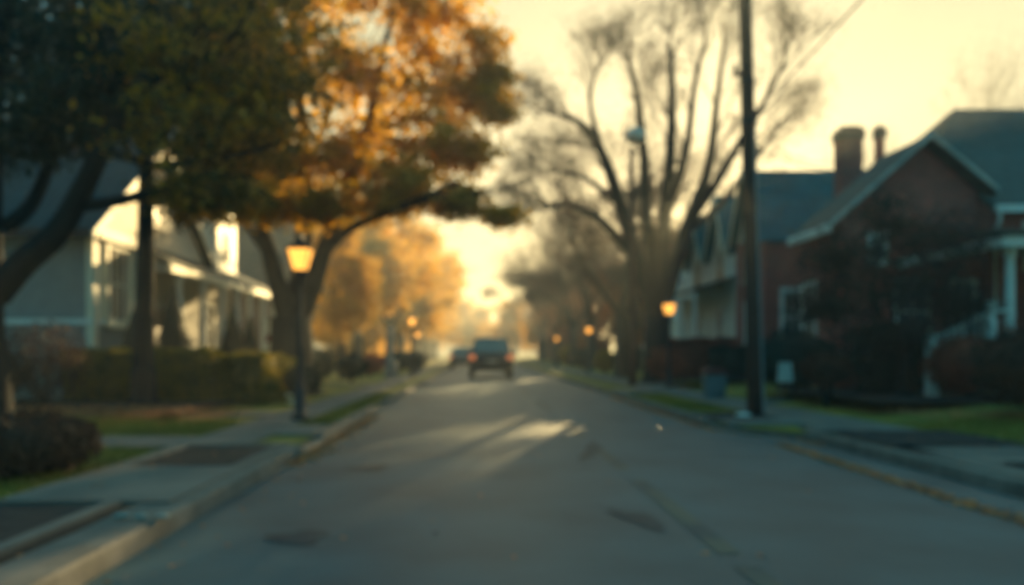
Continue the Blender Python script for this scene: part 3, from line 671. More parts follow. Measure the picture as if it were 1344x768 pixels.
# ------------------------------------------------------------------ houses
def window(parent, axis, c, w, h, trimm, sill=True, glassm=None, mull=1, tw=.11, proud=.05, arch=False, outward=-1, curt=False):
    """window in a wall: axis 'x' wall lies in an x=const plane, 'y' in y=const; c=(x,y,z) centre, outward = sign of outside along the axis"""
    fb = MB(); gb = MB()
    def bx(mb, u0, u1, z0, z1, d0, d1):
        lo, hi = sorted((d0 * outward, d1 * outward))
        if axis == 'x': mb.box((c[0] + lo, c[1] + u0, c[2] + z0), (c[0] + hi, c[1] + u1, c[2] + z1))
        else: mb.box((c[0] + u0, c[1] + lo, c[2] + z0), (c[0] + u1, c[1] + hi, c[2] + z1))
    bx(fb, -w / 2 - tw, -w / 2, -h / 2 - tw, h / 2 + tw, .0, proud); bx(fb, w / 2, w / 2 + tw, -h / 2 - tw, h / 2 + tw, .0, proud)
    bx(fb, -w / 2, w / 2, h / 2, h / 2 + tw, .0, proud); bx(fb, -w / 2, w / 2, -h / 2 - tw, -h / 2, .0, proud)
    bx(fb, -w / 2, w / 2, -.03, .03, 0.002, proud * .8)
    for k in range(mull): 
        u = -w / 2 + w * (k + 1) / (mull + 1); bx(fb, u - .02, u + .02, -h / 2, -.03, .002, proud * .7); bx(fb, u - .02, u + .02, .03, h / 2, .002, proud * .7)
    wn = fb.build('window', trimm, parent)
    bx(gb, -w / 2, w / 2, -h / 2, h / 2, .004, .016); gb.build('pane', glassm or glass, wn)
    if curt:
        cb = MB(); 
        for u0, u1 in ((-w / 2 + .03, -w / 2 + w * .30), (w / 2 - w * .30, w / 2 - .03)): bx(cb, u0, u1, -h / 2 + .05, h / 2 - .05, .018, .022)
        cb.build('curtain', curtain, wn)
    if sill:
        s = MB(); bx(s, -w / 2 - tw - .04, w / 2 + tw + .04, -h / 2 - tw - .06, -h / 2 - tw, 0, proud + .07); s.build('sill', trimm, wn)
    return wn
GZL = .15
# ---- grey house on the left
H = thing('grey_house', 'grey sided house with cream trimmed window and pillared porch behind the hedge on the left', 'house', (0, 0, 0))
b = MB(); b.box((-18, 20.0, GZL), (-9.25, 22.6, 4.3)); b.build('wall', sid_grey, H)
b = MB(); b.box((-18, 19.93, GZL), (-9.2, 22.62, 1.98)); fnd = b.build('skirting', mat('skirt', (0.24, 0.27, 0.26), .8, var=.1), H)
b = MB(); b.box((-18, 19.88, 1.98), (-9.14, 22.64, 2.1)); b.build('belt_board', trim_w, H)
b = MB(); b.box((-18, 22.61, GZL), (-10.3, 35.0, 4.2)); b.build('porch_wall', mat('siding_tan', (0.38, 0.36, 0.30), .8, var=.1, kind='siding'), H)
b = MB(); b.prism([(20.0, 4.3), (28.4, 4.3), (24.2, 7.15)], 'x', -17.8, -9.26); b.build('gable_wall', sid_cream, H)
rf = MB(); rf.slab([(-18, 19.55, 4.22), (-8.95, 19.55, 4.22), (-8.95, 24.2, 7.42), (-18, 24.2, 7.42)], .16); rf.slab([(-18, 24.2, 7.42), (-8.95, 24.2, 7.42), (-8.95, 28.8, 4.22), (-18, 28.8, 4.22)], .16)
rf.build('roof', roof_dk, H)
b = MB()   # barge boards on the gable and the eaves fascia
for (ya, za, yb, zb) in ((19.5, 4.16, 24.2, 7.40), (28.9, 4.16, 24.2, 7.40)):
    b.add([(-8.92, ya, za - .22), (-8.92, ya, za), (-8.92, yb, zb), (-8.92, yb, zb - .24), (-8.99, ya, za - .22), (-8.99, ya, za), (-8.99, yb, zb), (-8.99, yb, zb - .24)], [(0, 1, 2, 3), (7, 6, 5, 4), (0, 4, 5, 1), (2, 6, 7, 3), (1, 5, 6, 2), (0, 3, 7, 4)])
b.build('barge_board', trim, H)
brn = mat('eave_brown', (0.10, 0.06, 0.05), .7)
b = MB(); b.box((-18, 19.46, 3.98), (-9.0, 19.56, 4.2)); b.build('gutter', brn, H)
b = MB(); b.box((-9.24, 20.0, 4.05), (-9.0, 22.6, 4.3)); b.build('frieze', trim, H)
b = MB(); b.box((-9.30, 19.9, GZL), (-9.13, 20.16, 4.05)); b.build('corner_board', trim, H); b = MB(); b.box((-9.30, 22.45, GZL), (-9.13, 22.66, 4.05)); b.build('corner_board', trim, H)
b = MB(); b.box((-9.24, 20.16, 2.1), (-9.17, 22.45, 4.05)); b.build('window_surround', trim, H)
window(H, 'x', (-9.17, 21.25, 3.02), 1.05, 1.75, trim, outward=1, curt=True, tw=.16, proud=.07, mull=2)
window(H, 'x', (-9.26, 24.2, 5.5), .7, .9, trim, outward=1)
# porch
pr = MB(); pr.slab([(-8.35, 22.7, 3.82), (-8.35, 35.2, 3.82), (-10.3, 35.2, 4.75), (-10.3, 22.7, 4.75)], .12); pr.build('porch_roof', roof_gr, H)
b = MB(); b.box((-8.42, 22.72, 3.50), (-8.30, 35.2, 3.69)); b.build('porch_fascia', trim, H)
b = MB(); b.add([(-8.4, 22.75, 3.66), (-10.3, 22.75, 4.6), (-10.3, 22.75, 3.6), (-8.4, 22.75, 3.5), (-8.4, 22.82, 3.66), (-10.3, 22.82, 4.6), (-10.3, 22.82, 3.6), (-8.4, 22.82, 3.5)], [(0, 1, 2, 3), (7, 6, 5, 4), (0, 4, 5, 1), (3, 2, 6, 7)]); b.build('porch_end_board', sid_grey, H)
b = MB(); b.box((-10.3, 22.7, .16), (-8.3, 35.2, .55)); b.build('porch_floor', mat('porch_boards', (0.2, 0.19, 0.17), .7), H)
for y in (23.9, 25.9, 27.8, 29.6, 31.2, 33.2, 35.0):
    b = MB(); b.box((-8.66, y - .15, .55), (-8.36, y + .15, .68)); b.lathe([(.11, .68), (.105, 1.5), (.085, 3.3), (.12, 3.36), (.14, 3.5)], (-8.51, y), 12); b.build('column', trim_w, H)
for y in (24.8, 28.6, 32.2): window(H, 'x', (-10.3, y, 2.3), .9, 1.5, trim_w, outward=1)
b = MB(); b.box((-10.30, 26.3, .55), (-10.24, 27.3, 2.7)); d = b.build('door', doorm, H); b = MB(); b.lathe([(.03, 1.55), (.03, 1.6)], (-10.20, 27.2), 8); b.build('handle', galv, d)
# upper wing with the small window
b = MB(); b.box((-14, 29.9, 4.2), (-9.3, 32.3, 7.6)); b.prism([(29.9, 7.6), (32.3, 7.6), (31.1, 8.7)], 'x', -14, -9.3); b.build('dormer', trim, H)
rf = MB(); rf.slab([(-14, 29.6, 7.45), (-9.0, 29.6, 7.45), (-9.0, 31.1, 8.9), (-14, 31.1, 8.9)], .1); rf.slab([(-14, 31.1, 8.9), (-9.0, 31.1, 8.9), (-9.0, 32.6, 7.45), (-14, 32.6, 7.45)], .1); rf.build('dormer_roof', roof_br, H)
window(H, 'x', (-9.3, 31.1, 5.25), .38, .8, trim, outward=1, mull=0)
rf = MB(); rf.slab([(-18, 28.8, 4.2), (-10.2, 28.8, 4.2), (-10.2, 32, 6.6), (-18, 32, 6.6)], .12); rf.slab([(-18, 32, 6.6), (-10.2, 32, 6.6), (-10.2, 35.3, 4.2), (-18, 35.3, 4.2)], .12); rf.build('rear_roof', roof_dk, H)
b = MB(); b.prism([(28.8, 4.1), (35.0, 4.1), (32, 6.45)], 'x', -17.9, -10.35); b.build('rear_gable', sid_cream, H)
# ---- brown-roofed house beyond
H2 = thing('brick_house', 'low brown roofed house just beyond the porch on the left', 'house', (0, 0, 0))
b = MB(); b.box((-20, 41, .2), (-10.2, 52, 4.6)); b.prism([(41, 4.6), (52, 4.6), (46.5, 8.4)], 'x', -20, -10.2); b.build('wall', mat('tan_stucco', (0.26, 0.17, 0.12), .8, var=.12), H2)
rf = MB(); rf.slab([(-20.3, 40.5, 4.4), (-9.8, 40.5, 4.4), (-9.8, 46.5, 8.7), (-20.3, 46.5, 8.7)], .16); rf.slab([(-20.3, 46.5, 8.7), (-9.8, 46.5, 8.7), (-9.8, 52.5, 4.4), (-20.3, 52.5, 4.4)], .16); ro = rf.build('roof', roof_br, H2)
b = MB(); b.box((-13, 45.8, 7.8), (-12.2, 46.6, 9.8)); b.build('chimney', brick, ro)
for y in (43.3, 46.5, 49.7): window(H2, 'x', (-10.2, y, 2.6), .9, 1.4, trim, outward=1)
window(H2, 'x', (-10.2, 46.5, 5.9), .9, 1.0, trim, outward=1); window(H2, 'y', (-12.3, 41, 2.6), .9, 1.4, trim)
b = MB(); b.box((-10.2, 44.4, .2), (-10.14, 45.4, 2.4)); b.build('door', doorm, H2)

# ---- brick house on the right
HB = thing('brick_house', 'red brick house with grey hipped roof, chimneys and white porch at the right edge', 'house', (0, 0, 0))
z0 = .35
b = MB(); b.prism([(9.35, z0), (13.0, z0), (13.0, 5.35), (11.45, 6.62), (9.35, 4.75)], 'y', 21.6, 23.7); b.build('gable_wall', brick, HB)
b = MB(); b.box((13.01, 21.3, z0), (25, 24.0, 5.05)); b.build('side_wall', brick, HB)
b = MB(); b.box((12.75, 24.01, z0), (26, 30, 6.1)); b.build('wall', brick, HB)
def roofslab(mb, q, t=.14): mb.slab(q, t)
rf = MB(); rf.slab([(8.95, 21.2, 4.62), (11.46, 21.2, 6.85), (11.46, 23.95, 6.85), (8.95, 23.95, 4.62)], .15); rf.slab([(11.46, 21.2, 6.85), (13.15, 21.2, 5.45), (13.15, 23.95, 5.45), (11.46, 23.95, 6.85)], .15); rf.build('gable_roof', roof_gr, HB)
rf = MB(); rf.slab([(12.86, 20.9, 4.98), (25.5, 20.9, 4.98), (25.5, 24.2, 7.15), (12.9, 24.2, 7.15)], .14); rf.build('lower_roof', roof_gr, HB)
rf = MB(); c = [(12.25, 23.6, 6.0), (26.4, 23.6, 6.0), (26.4, 30.4, 6.0), (12.25, 30.4, 6.0)]; r0 = (15.35, 27.0, 9.15); r1 = (21.5, 27.0, 9.15)
rf.slab([c[0], c[1], r1, r0], .14); rf.slab([c[2], c[3], r0, r1], .14); rf.slab([c[3], c[0], r0], .14); rf.slab([c[1], c[2], r1], .14); hip = rf.build('roof', roof_gr, HB)
b = MB()
for (xa, za, xb, zb) in ((8.95, 4.62, 11.46, 6.85), (13.15, 5.45, 11.46, 6.85)):
    b.add([(xa, 21.12, za + .02), (xb, 21.12, zb + .02), (xb, 21.12, zb - .1), (xa, 21.12, za - .1), (xa, 21.2, za + .02), (xb, 21.2, zb + .02), (xb, 21.2, zb - .1), (xa, 21.2, za - .1)], [(0, 1, 2, 3), (7, 6, 5, 4), (0, 4, 5, 1), (3, 2, 6, 7), (0, 3, 7, 4), (1, 5, 6, 2)])
b.build('barge_board', mat('trim_dull', (0.42, 0.44, 0.40), .7), HB)
b = MB(); b.box((12.9, 20.78, 4.8), (25.5, 20.9, 4.97)); b.box((8.84, 21.2, 4.36), (8.95, 23.95, 4.56)); b.build('gutter', trim_w, HB)
b = MB(); b.tube([(13.0, 20.85, 4.8), (13.02, 20.9, 4.6), (13.1, 21.2, 4.35), (13.1, 21.22, .5)], .045, 8); b.build('downspout', trim_w, HB)
def chimney(x, y, w, zb, zt, parent):
    b = MB(); b.box((x - w / 2, y - w / 2, zb), (x + w / 2, y + w / 2, zt - .45)); o = b.build('chimney', brick, parent)
    b = MB(); b.box((x - w / 2 - .05, y - w / 2 - .05, zt - .45), (x + w / 2 + .05, y + w / 2 + .05, zt - .1)); b.box((x - w / 2 + .04, y - w / 2 + .04, zt - .1), (x + w / 2 - .04, y + w / 2 - .04, zt)); b.build('chimney_cap', brick_d, o); return o
chimney(12.38, 28.0, .68, z0, 8.8, HB); chimney(13.9, 29.0, .26, 6.6, 9.15, HB)
window(HB, 'y', (14.3, 21.3, 4.05), .7, 1.0, trim_w, glassm=glass_t); window(HB, 'y', (16.5, 21.3, 4.05), .7, 1.0, trim_w, glassm=glass_t)
window(HB, 'y', (11.2, 21.6, 2.35), .8, 1.5, trim_w, glassm=glass_t, arch=True); window(HB, 'y', (12.5, 21.6, 2.35), .5, 1.5, trim_w, glassm=glass_t); window(HB, 'y', (10.3, 21.6, 4.0), .3, .6, trim_w, glassm=glass_t)
window(HB, 'x', (9.35, 23.6, 2.4), .8, 1.6, trim_w, glassm=glass_t)
window(HB, 'x', (12.75, 26, 4.4), .8, 1.3, trim_w, glassm=glass_t)
b = MB(); b.box((10.75, 17.2, z0), (20, 21.25, 1.35)); b.build('porch_floor', brick, HB)
b = MB(); b.slab([(10.45, 16.75, 3.78), (20, 16.75, 3.78), (20, 21.28, 4.3), (10.45, 21.28, 4.3)], .10); b.build('porch_roof', roof_gr, HB)
b = MB(); b.box((10.55, 16.85, 3.44), (20, 17.05, 3.66)); b.box((10.55, 17.05, 3.44), (10.75, 21.2, 3.66)); b.build('porch_beam', trim_w, HB)
for x in (10.95, 14.0): 
    b = MB(); b.lathe([(.14, 1.35), (.14, 1.5), (.10, 1.55), (.09, 3.25), (.13, 3.3), (.14, 3.44)], (x, 17.25), 14); b.build('column', trim_w, HB)
# stair with rail down towards the street
b = MB()
for k in range(5): b.box((9.35 + .28 * k, 17.3, z0), (9.63 + .28 * k + .001 * k, 18.7, z0 + .2 * (k + 1)))
b.build('stairs', concrete, HB)
rail = MB(); rail.tube([(9.35, 17.2, 1.55), (10.5, 17.2, 2.15), (10.95, 17.2, 2.15)], .045, 6)
for k in range(9):
    t = k / 8; x = 9.45 + t * 1.05; rail.box((x - .02, 17.18, .5 + .85 * t), (x + .02, 17.22, 1.6 + .55 * t))
rail.box((9.45, 17.18, .75), (10.5, 17.22, .80)); rail.build('railing', trim_w, HB)
b = MB(); b.box((9.22, 17.1, z0), (9.42, 17.3, 1.62)); b.box((9.18, 17.06, 1.62), (9.46, 17.34, 1.68)); b.build('newel_post', trim_w, HB)
b = MB(); b.box((10.42, 17.1, z0), (10.60, 17.28, 2.28)); b.box((10.38, 17.06, 2.28), (10.64, 17.32, 2.34)); b.build('newel_post', trim_w, HB)

# ---- three gabled house
HC = thing('gabled_house', 'teal roofed house with three street gables, pale siding and red brick end', 'house', (0, 0, 0))
X0 = 10.6
b = MB(); b.box((X0, 31.0, .4), (20, 34.4, 5.7)); b.build('brick_wall', brick, HC)
b = MB(); b.box((X0 + .02, 34.41, .4), (20, 43.4, 5.7)); b.build('wall', sid_white, HC)
b = MB(); b.box((X0 + 3.6, 34.0, 5.7), (20, 43.4, 5.9)); b.build('attic_floor', sid_white, HC)
for (yc, hw, zr, m_) in ((32.7, 1.72, 8.4, sid_cream), (36.6, 1.5, 8.15, sid_cream), (40.4, 1.45, 7.95, sid_white)):
    b = MB(); b.prism([(yc - hw, 5.71), (yc + hw, 5.71), (yc, zr - .15)], 'x', X0 + .05, 19.8); b.build('gable', m_, HC)
    rf = MB(); e = hw + .14; ze = 5.71 - .14 * (zr - 5.71) / hw
    rf.slab([(X0 - .3, yc - e, ze), (20, yc - e, ze), (20, yc, zr), (X0 - .3, yc, zr)], .12); rf.slab([(X0 - .3, yc, zr), (20, yc, zr), (20, yc + e, ze), (X0 - .3, yc + e, ze)], .12); rf.build('gable_roof', roof_teal, HC)
    b = MB()
    for s in (-1, 1):
        b.add([(X0 - .36, yc + s * e, ze), (X0 - .36, yc, zr + .02), (X0 - .36, yc, zr - .2), (X0 - .36, yc + s * e, ze - .2), (X0 - .30, yc + s * e, ze), (X0 - .30, yc, zr + .02), (X0 - .30, yc, zr - .2), (X0 - .30, yc + s * e, ze - .2)], [(0, 1, 2, 3), (7, 6, 5, 4), (0, 4, 5, 1), (3, 2, 6, 7), (0, 3, 7, 4)])
    b.build('barge_board', trim, HC)
    window(HC, 'x', (X0, yc, 5.0), .8, 1.5, trim, glassm=glass_t, tw=.16); window(HC, 'x', (X0, yc, 2.3), .8, 1.7, trim_w, glassm=glass_t, tw=.18)
b = MB(); b.box((X0 + .3, 43.41, .4), (18, 46.0, 6.3)); b.prism([(42.2, 6.32), (46.0, 6.32), (44.1, 7.7)], 'x', X0 + .3, 18); b.build('shading_end_bay', sid_white, HC)  # pale far bay, raised into an added gable to shade the near road
rf = MB(); rf.slab([(X0 - .05, 41.9, 6.25), (18.3, 41.9, 6.25), (18.3, 44.1, 7.9), (X0 - .05, 44.1, 7.9)], .12); rf.slab([(X0 - .05, 44.1, 7.9), (18.3, 44.1, 7.9), (18.3, 46.3, 6.25), (X0 - .05, 46.3, 6.25)], .12); rf.build('shading_end_roof', roof_teal, HC)
for z in (2.2, 4.6): window(HC, 'x', (X0 + .3, 44.5, z), .9, 1.4, trim_w, glassm=glass_t)
window(HC, 'y', (11.6, 31, 2.6), .55, 1.9, trim_w, glassm=glass_t, tw=.16)
window(HC, 'y', (12.9, 31, 4.6), .7, 1.2, trim_w, glassm=glass_t)
b = MB(); b.slab([(8.9, 34.6, 3.95), (8.9, 43.6, 3.95), (X0 + .01, 43.6, 4.5), (X0 + .01, 34.6, 4.5)], .12); b.build('porch_roof', roof_gr, HC)
b = MB(); b.box((8.95, 34.7, 3.6), (9.1, 43.5, 3.82)); b.build('porch_fascia', trim_w, HC)
for y in (34.9, 37.2, 39.4, 41.5, 43.4):
    b = MB(); b.lathe([(.12, .5), (.1, 2), (.09, 3.4), (.13, 3.6)], (9.05, y), 10); b.build('column', trim_w, HC)
b = MB(); b.box((8.9, 34.6, .3), (X0, 43.6, .55)); b.build('porch_floor', concrete, HC)
# ---- pale house farther right
HD = thing('white_house', 'pale far house glimpsed between the bare tree and the gabled house', 'house', (0, 0, 0))
b = MB(); b.box((13.3, 58, .4), (23, 68, 6.0)); b.prism([(58, 6), (68, 6), (63, 8.4)], 'x', 13.3, 23); b.build('wall', trim_w, HD)
rf = MB(); rf.slab([(12.9, 57.5, 5.8), (23.4, 57.5, 5.8), (23.4, 63, 8.7), (12.9, 63, 8.7)], .15); rf.slab([(12.9, 63, 8.7), (23.4, 63, 8.7), (23.4, 68.5, 5.8), (12.9, 68.5, 5.8)], .15); rf.build('roof', roof_teal, HD)
for y in (60, 63, 66):
    for z in (2.2, 4.8): window(HD, 'x', (13.3, y, z), .9, 1.4, trim_w, glassm=glass_t)
window(HD, 'y', (14.6, 58, 2.2), .9, 1.4, trim_w, glassm=glass_t); window(HD, 'y', (14.6, 58, 4.8), .9, 1.4, trim_w, glassm=glass_t)

# ------------------------------------------------------------------ street furniture
def lamp(label, x, y, s=1.0, group='lit lantern street lamps'):
    t = thing('street_lamp', label, 'street lamp', (x, y, ground_z(x)), 0, group); 
    b = MB(); b.lathe([(.15, -.02), (.15, .10), (.11, .14), (.11, .55), (.085, .62), (.065, .70), (.055, .8), (.045, 2.3), (.042, 2.52), (.07, 2.56), (.05, 2.6), (.09, 2.64)], n=16); b.build('post', blk, t, smooth=True)
    b = MB(); b.tube([(-.28, 0, 2.42), (.28, 0, 2.42)], .018, 8); b.build('crossbar', blk, t)
    b = MB()   # four sided glass, wider at the top
    w0, w1, za, zb = .11, .19, 2.66, 3.0
    b.add([(-w0, -w0, za), (w0, -w0, za), (w0, w0, za), (-w0, w0, za), (-w1, -w1, zb), (w1, -w1, zb), (w1, w1, zb), (-w1, w1, zb)], [(0, 3, 2, 1), (4, 5, 6, 7), (0, 1, 5, 4), (1, 2, 6, 5), (2, 3, 7, 6), (3, 0, 4, 7)])
    g_ = b.build('lantern', lampglass, t)
    b = MB()
    for sx, sy in ((-1, -1), (1, -1), (1, 1), (-1, 1)): b.tube([(sx * (w0 + .004), sy * (w0 + .004), za - .01), (sx * (w1 + .004), sy * (w1 + .004), zb)], .012, 5)
    b.build('lantern_frame', blk, t)
    b = MB(); b.tube([(0, 0, 3.0), (0, 0, 3.03), (0, 0, 3.15), (0, 0, 3.2), (0, 0, 3.27), (0, 0, 3.3)], [.29, .27, .10, .06, .06, .01], 4); o = b.build('cap', blk, t); o.rotation_euler = (0, 0, R(45))
    o.location = (0, 0, 0)
    t.scale = (s, s, s); return t
l0 = lamp('lit lantern on a black post by the left walk, nearest lamp', -3.05, 14.4, .98)
GLP = 'lit lantern street lamps'
def lcopy(label, x, y, s):
    c = copy_tree(l0); c.location = (x, y, ground_z(x)); c.scale = (s, s, s); c['label'] = label; return c
lcopy('small lit lamp on the left walk, taller of two close together', -3.05, 39.0, .92)
lcopy('small lit lamp on the left walk, lower and right of two close together', -3.35, 47.0, .76)
lcopy('lit lamp in front of the red hedge on the right, nearest on that side', 6.3, 27.6, .92)
lcopy('lit lamp on the right by the dark hedge and yellow bush, middle of three', 6.35, 48.0, .86)
lcopy('lit lamp on the right by the brown trees, farthest of three', 6.3, 67.0, .8)

U = thing('utility_pole', 'tall leaning wooden utility pole on the right verge', 'pole', (5.27, 15.9, .12))
b = MB(); b.tube([(0, 0, -.1), (-.05, 0, 2.3), (-.14, 0, 5.5), (-.24, 0, 9.8)], [.155, .145, .13, .11], 14); b.build('pole', wood_pole, U, smooth=True)
b = MB(); b.tube([(.12, -.12, 0), (.03, -.13, 2.6), (-.03, -.12, 4.6), (-.06, -.12, 5.4)], .022, 8); b.build('conduit', galv, U)
b = MB(); b.tube([(-.13, 0, 5.50), (-.132, 0, 5.62)], .155, 14); b.build('band', blk, U); b = MB(); b.tube([(-.16, 0, 6.3), (-.162, 0, 6.36)], .15, 14); b.build('band', blk, U)
b = MB(); b.box((-.42, -.05, 6.42), (-.10, .05, 6.5)); b.lathe([(.03, 6.5), (.05, 6.54), (.03, 6.58), (.05, 6.62), (.02, 6.66)], (-.38, 0), 8); b.build('bracket', blk, U)
def wire(label, pts, sag, r=.013):
    b = MB(); n = 14; P = []
    for i in range(len(pts) - 1):
        a, c_ = Vector(pts[i]), Vector(pts[i + 1])
        for k in range(n): 
            t = k / n; P.append(a.lerp(c_, t) - Vector((0, 0, sag * 4 * t * (1 - t))))
    P.append(Vector(pts[-1])); b.tube(P, r, 5); return tag(b.build('power_line', blk, None), label, 'cable')
wire('overhead wire rising from the pole to the top right of the view', [(5.13, 15.9, 5.75), (4.6, 7.4, 5.75), (3.8, -20, 7.2)], .05)
wire('service wire running level from the pole to the brick chimney', [(5.12, 15.9, 5.62), (12.2, 27.7, 7.9)], .5)
wire('lower service wire drooping from the pole to the brick gable', [(5.13, 15.9, 5.3), (10.9, 21.5, 6.3)], .45)

SL = thing('tall_street_light', 'tall light pole with pale round head among the bare branches', 'street light', (5.55, 30.0, .12))
b = MB(); b.tube([(0, 0, -.1), (0, 0, 1), (0, 0, 5), (-.05, 0, 8.5)], [.17, .13, .11, .08], 12); b.build('pole', wood_pole, SL, smooth=True)
b = MB(); b.tube([(-.05, 0, 8.3), (-.05, -.3, 8.5), (-.05, -.7, 8.6)], .03, 8); b.build('arm', galv, SL)
b = MB(); b.lathe([(.05, 8.5), (.24, 8.52), (.36, 8.65), (.36, 8.85), (.2, 9.0), (.05, 9.05)], (-.05, -.75), 16); b.build('lamp_head', lampglass_w, SL, smooth=True)

PP = thing('post', 'pale upright post with dark base box on the left verge', 'post', (-3.95, 38.0, .12))
b = MB(); b.lathe([(.15, 0), (.14, 2.2), (.16, 2.22), (.10, 2.35)], n=10); b.build('pole', mat('pale_paint', (0.5, 0.48, 0.42), .7), PP)
b = MB(); b.box((-.25, -.25, 0), (.3, .25, .8)); b.build('base_box', galv, PP, bevel=.02)

BN = thing('litter_bin', 'blue grey bin with dark red lid on the right verge', 'bin', (5.98, 21.2, .14))
b = MB(); b.add([(-.22, -.2, 0), (.22, -.2, 0), (.22, .2, 0), (-.22, .2, 0), (-.27, -.24, .62), (.27, -.24, .62), (.27, .24, .62), (-.27, .24, .62)], [(0, 3, 2, 1), (4, 5, 6, 7), (0, 1, 5, 4), (1, 2, 6, 5), (2, 3, 7, 6), (3, 0, 4, 7)]); b.build('body', mat('bin_blue', (0.10, 0.17, 0.19), .6), BN, bevel=.02)
b = MB(); b.prism([(-.3, .622), (.3, .622), (.3, .68), (.12, .78), (-.12, .78), (-.3, .68)], 'y', -.27, .27); b.build('lid', mat('bin_red', (0.12, 0.025, 0.025), .6), BN, bevel=.015)
YSN = thing('yard_sign', 'small blank white yard sign among the dark shrubs on the right', 'sign', (7.32, 19.95, .22))
b = MB(); b.prism([(-.19, .38), (.19, .38), (.15, .85), (-.15, .85)], 'y', -.012, .012); b.build('board', trim_w, YSN)
for s in (-.13, .13):
    b = MB(); b.tube([(s, 0, -.05), (s, 0, .38)], .012, 6); b.build('leg', galv, YSN)
# banner hanging at the porch corner
BA = thing('banner', 'white banner with a dark red band hanging at the porch corner', 'banner', (-8.55, 35.3, 0))
b = MB()
def ban(z0_, z1_): 
    q = MB(); n = 12; v = []
    for k in range(n + 1):
        x = -.45 + .9 * k / n; y = -.1 + .05 * math.sin(k * 1.4); v += [(x, y, z0_), (x, y, z1_), (x, y + .02, z1_), (x, y + .02, z0_)]
    f = []
    for k in range(n): f += [(4 * k + i, 4 * k + (i + 1) % 4, 4 * k + 4 + (i + 1) % 4, 4 * k + 4 + i) for i in range(4)]
    f += [(0, 1, 2, 3), (4 * n, 4 * n + 1, 4 * n + 2, 4 * n + 3)]; q.add(v, f); return q
ban(2.05, 2.75).build('cloth', trim_w, BA); o = ban(1.75, 2.048).build('cloth_band', mat('banner_red', (0.20, 0.015, 0.03), .8), BA); o['label'] = 'dark red band'; ban(1.2, 1.748).build('cloth_foot', trim_w, BA)
b = MB(); b.tube([(-.5, -.09, 2.78), (.5, -.09, 2.78)], .02, 8); b.tube([(0, -.09, .3), (0, -.09, 2.78)], .03, 8); b.build('rod', blk, BA)
# pale edging stones by the bush near the lamp
def stone(name, label, x, y, r, m=None, z=None, group=None):
    b = MB(); n = 9; z = ground_z(x) if z is None else z; prof = [(.01, -.02), (r * .9, -.01), (r, .35 * r), (r * .8, .75 * r), (r * .35, r * .95), (.01, r)]
    b.lathe(prof, n=n); b.v = [(vx * (1 + .25 * math.sin(vy * 40 + x * 9)) * 1.25, vy * (1 + .25 * math.cos(vx * 37)), vz * .55) for vx, vy, vz in b.v]
    o = b.build(name, m or trim_w, smooth=True); o.location = (x, y, z); return tag(o, label, 'stone', group)
for i, (px, py) in enumerate(((360, 507), (376, 516), (387, 524))):
    p = GP(px, py + 5, .15); stone('edging_stone', ('pale stone nearest the hedge in the edging row left of the lamp', 'middle pale stone of the edging row left of the lamp', 'pale stone nearest the lamp in the edging row')[i], p.x, p.y, .14, trim, group='edging stones by the bed')
p = GP(976, 546, .13); stone('stone', 'small white stone beside the foot of the utility pole', p.x, p.y, .11)
for i, (px, py, lab) in enumerate(((160, 678, 'first small pale stone on the near left slab'), (185, 679, 'second small pale stone on the near left slab'), (213, 679, 'third small pale stone on the near left slab, nearest the kerb'))):
    p = GP(px, py, .15); stone('stone', ('leftmost of three small pale stones on the near left slab', 'middle of three small pale stones on the near left slab', 'rightmost of three small pale stones on the near left slab')[i], p.x, p.y, .045, mat('rubble', (.3,.32,.28), .9), z=.15, group='small stones on the near slab')

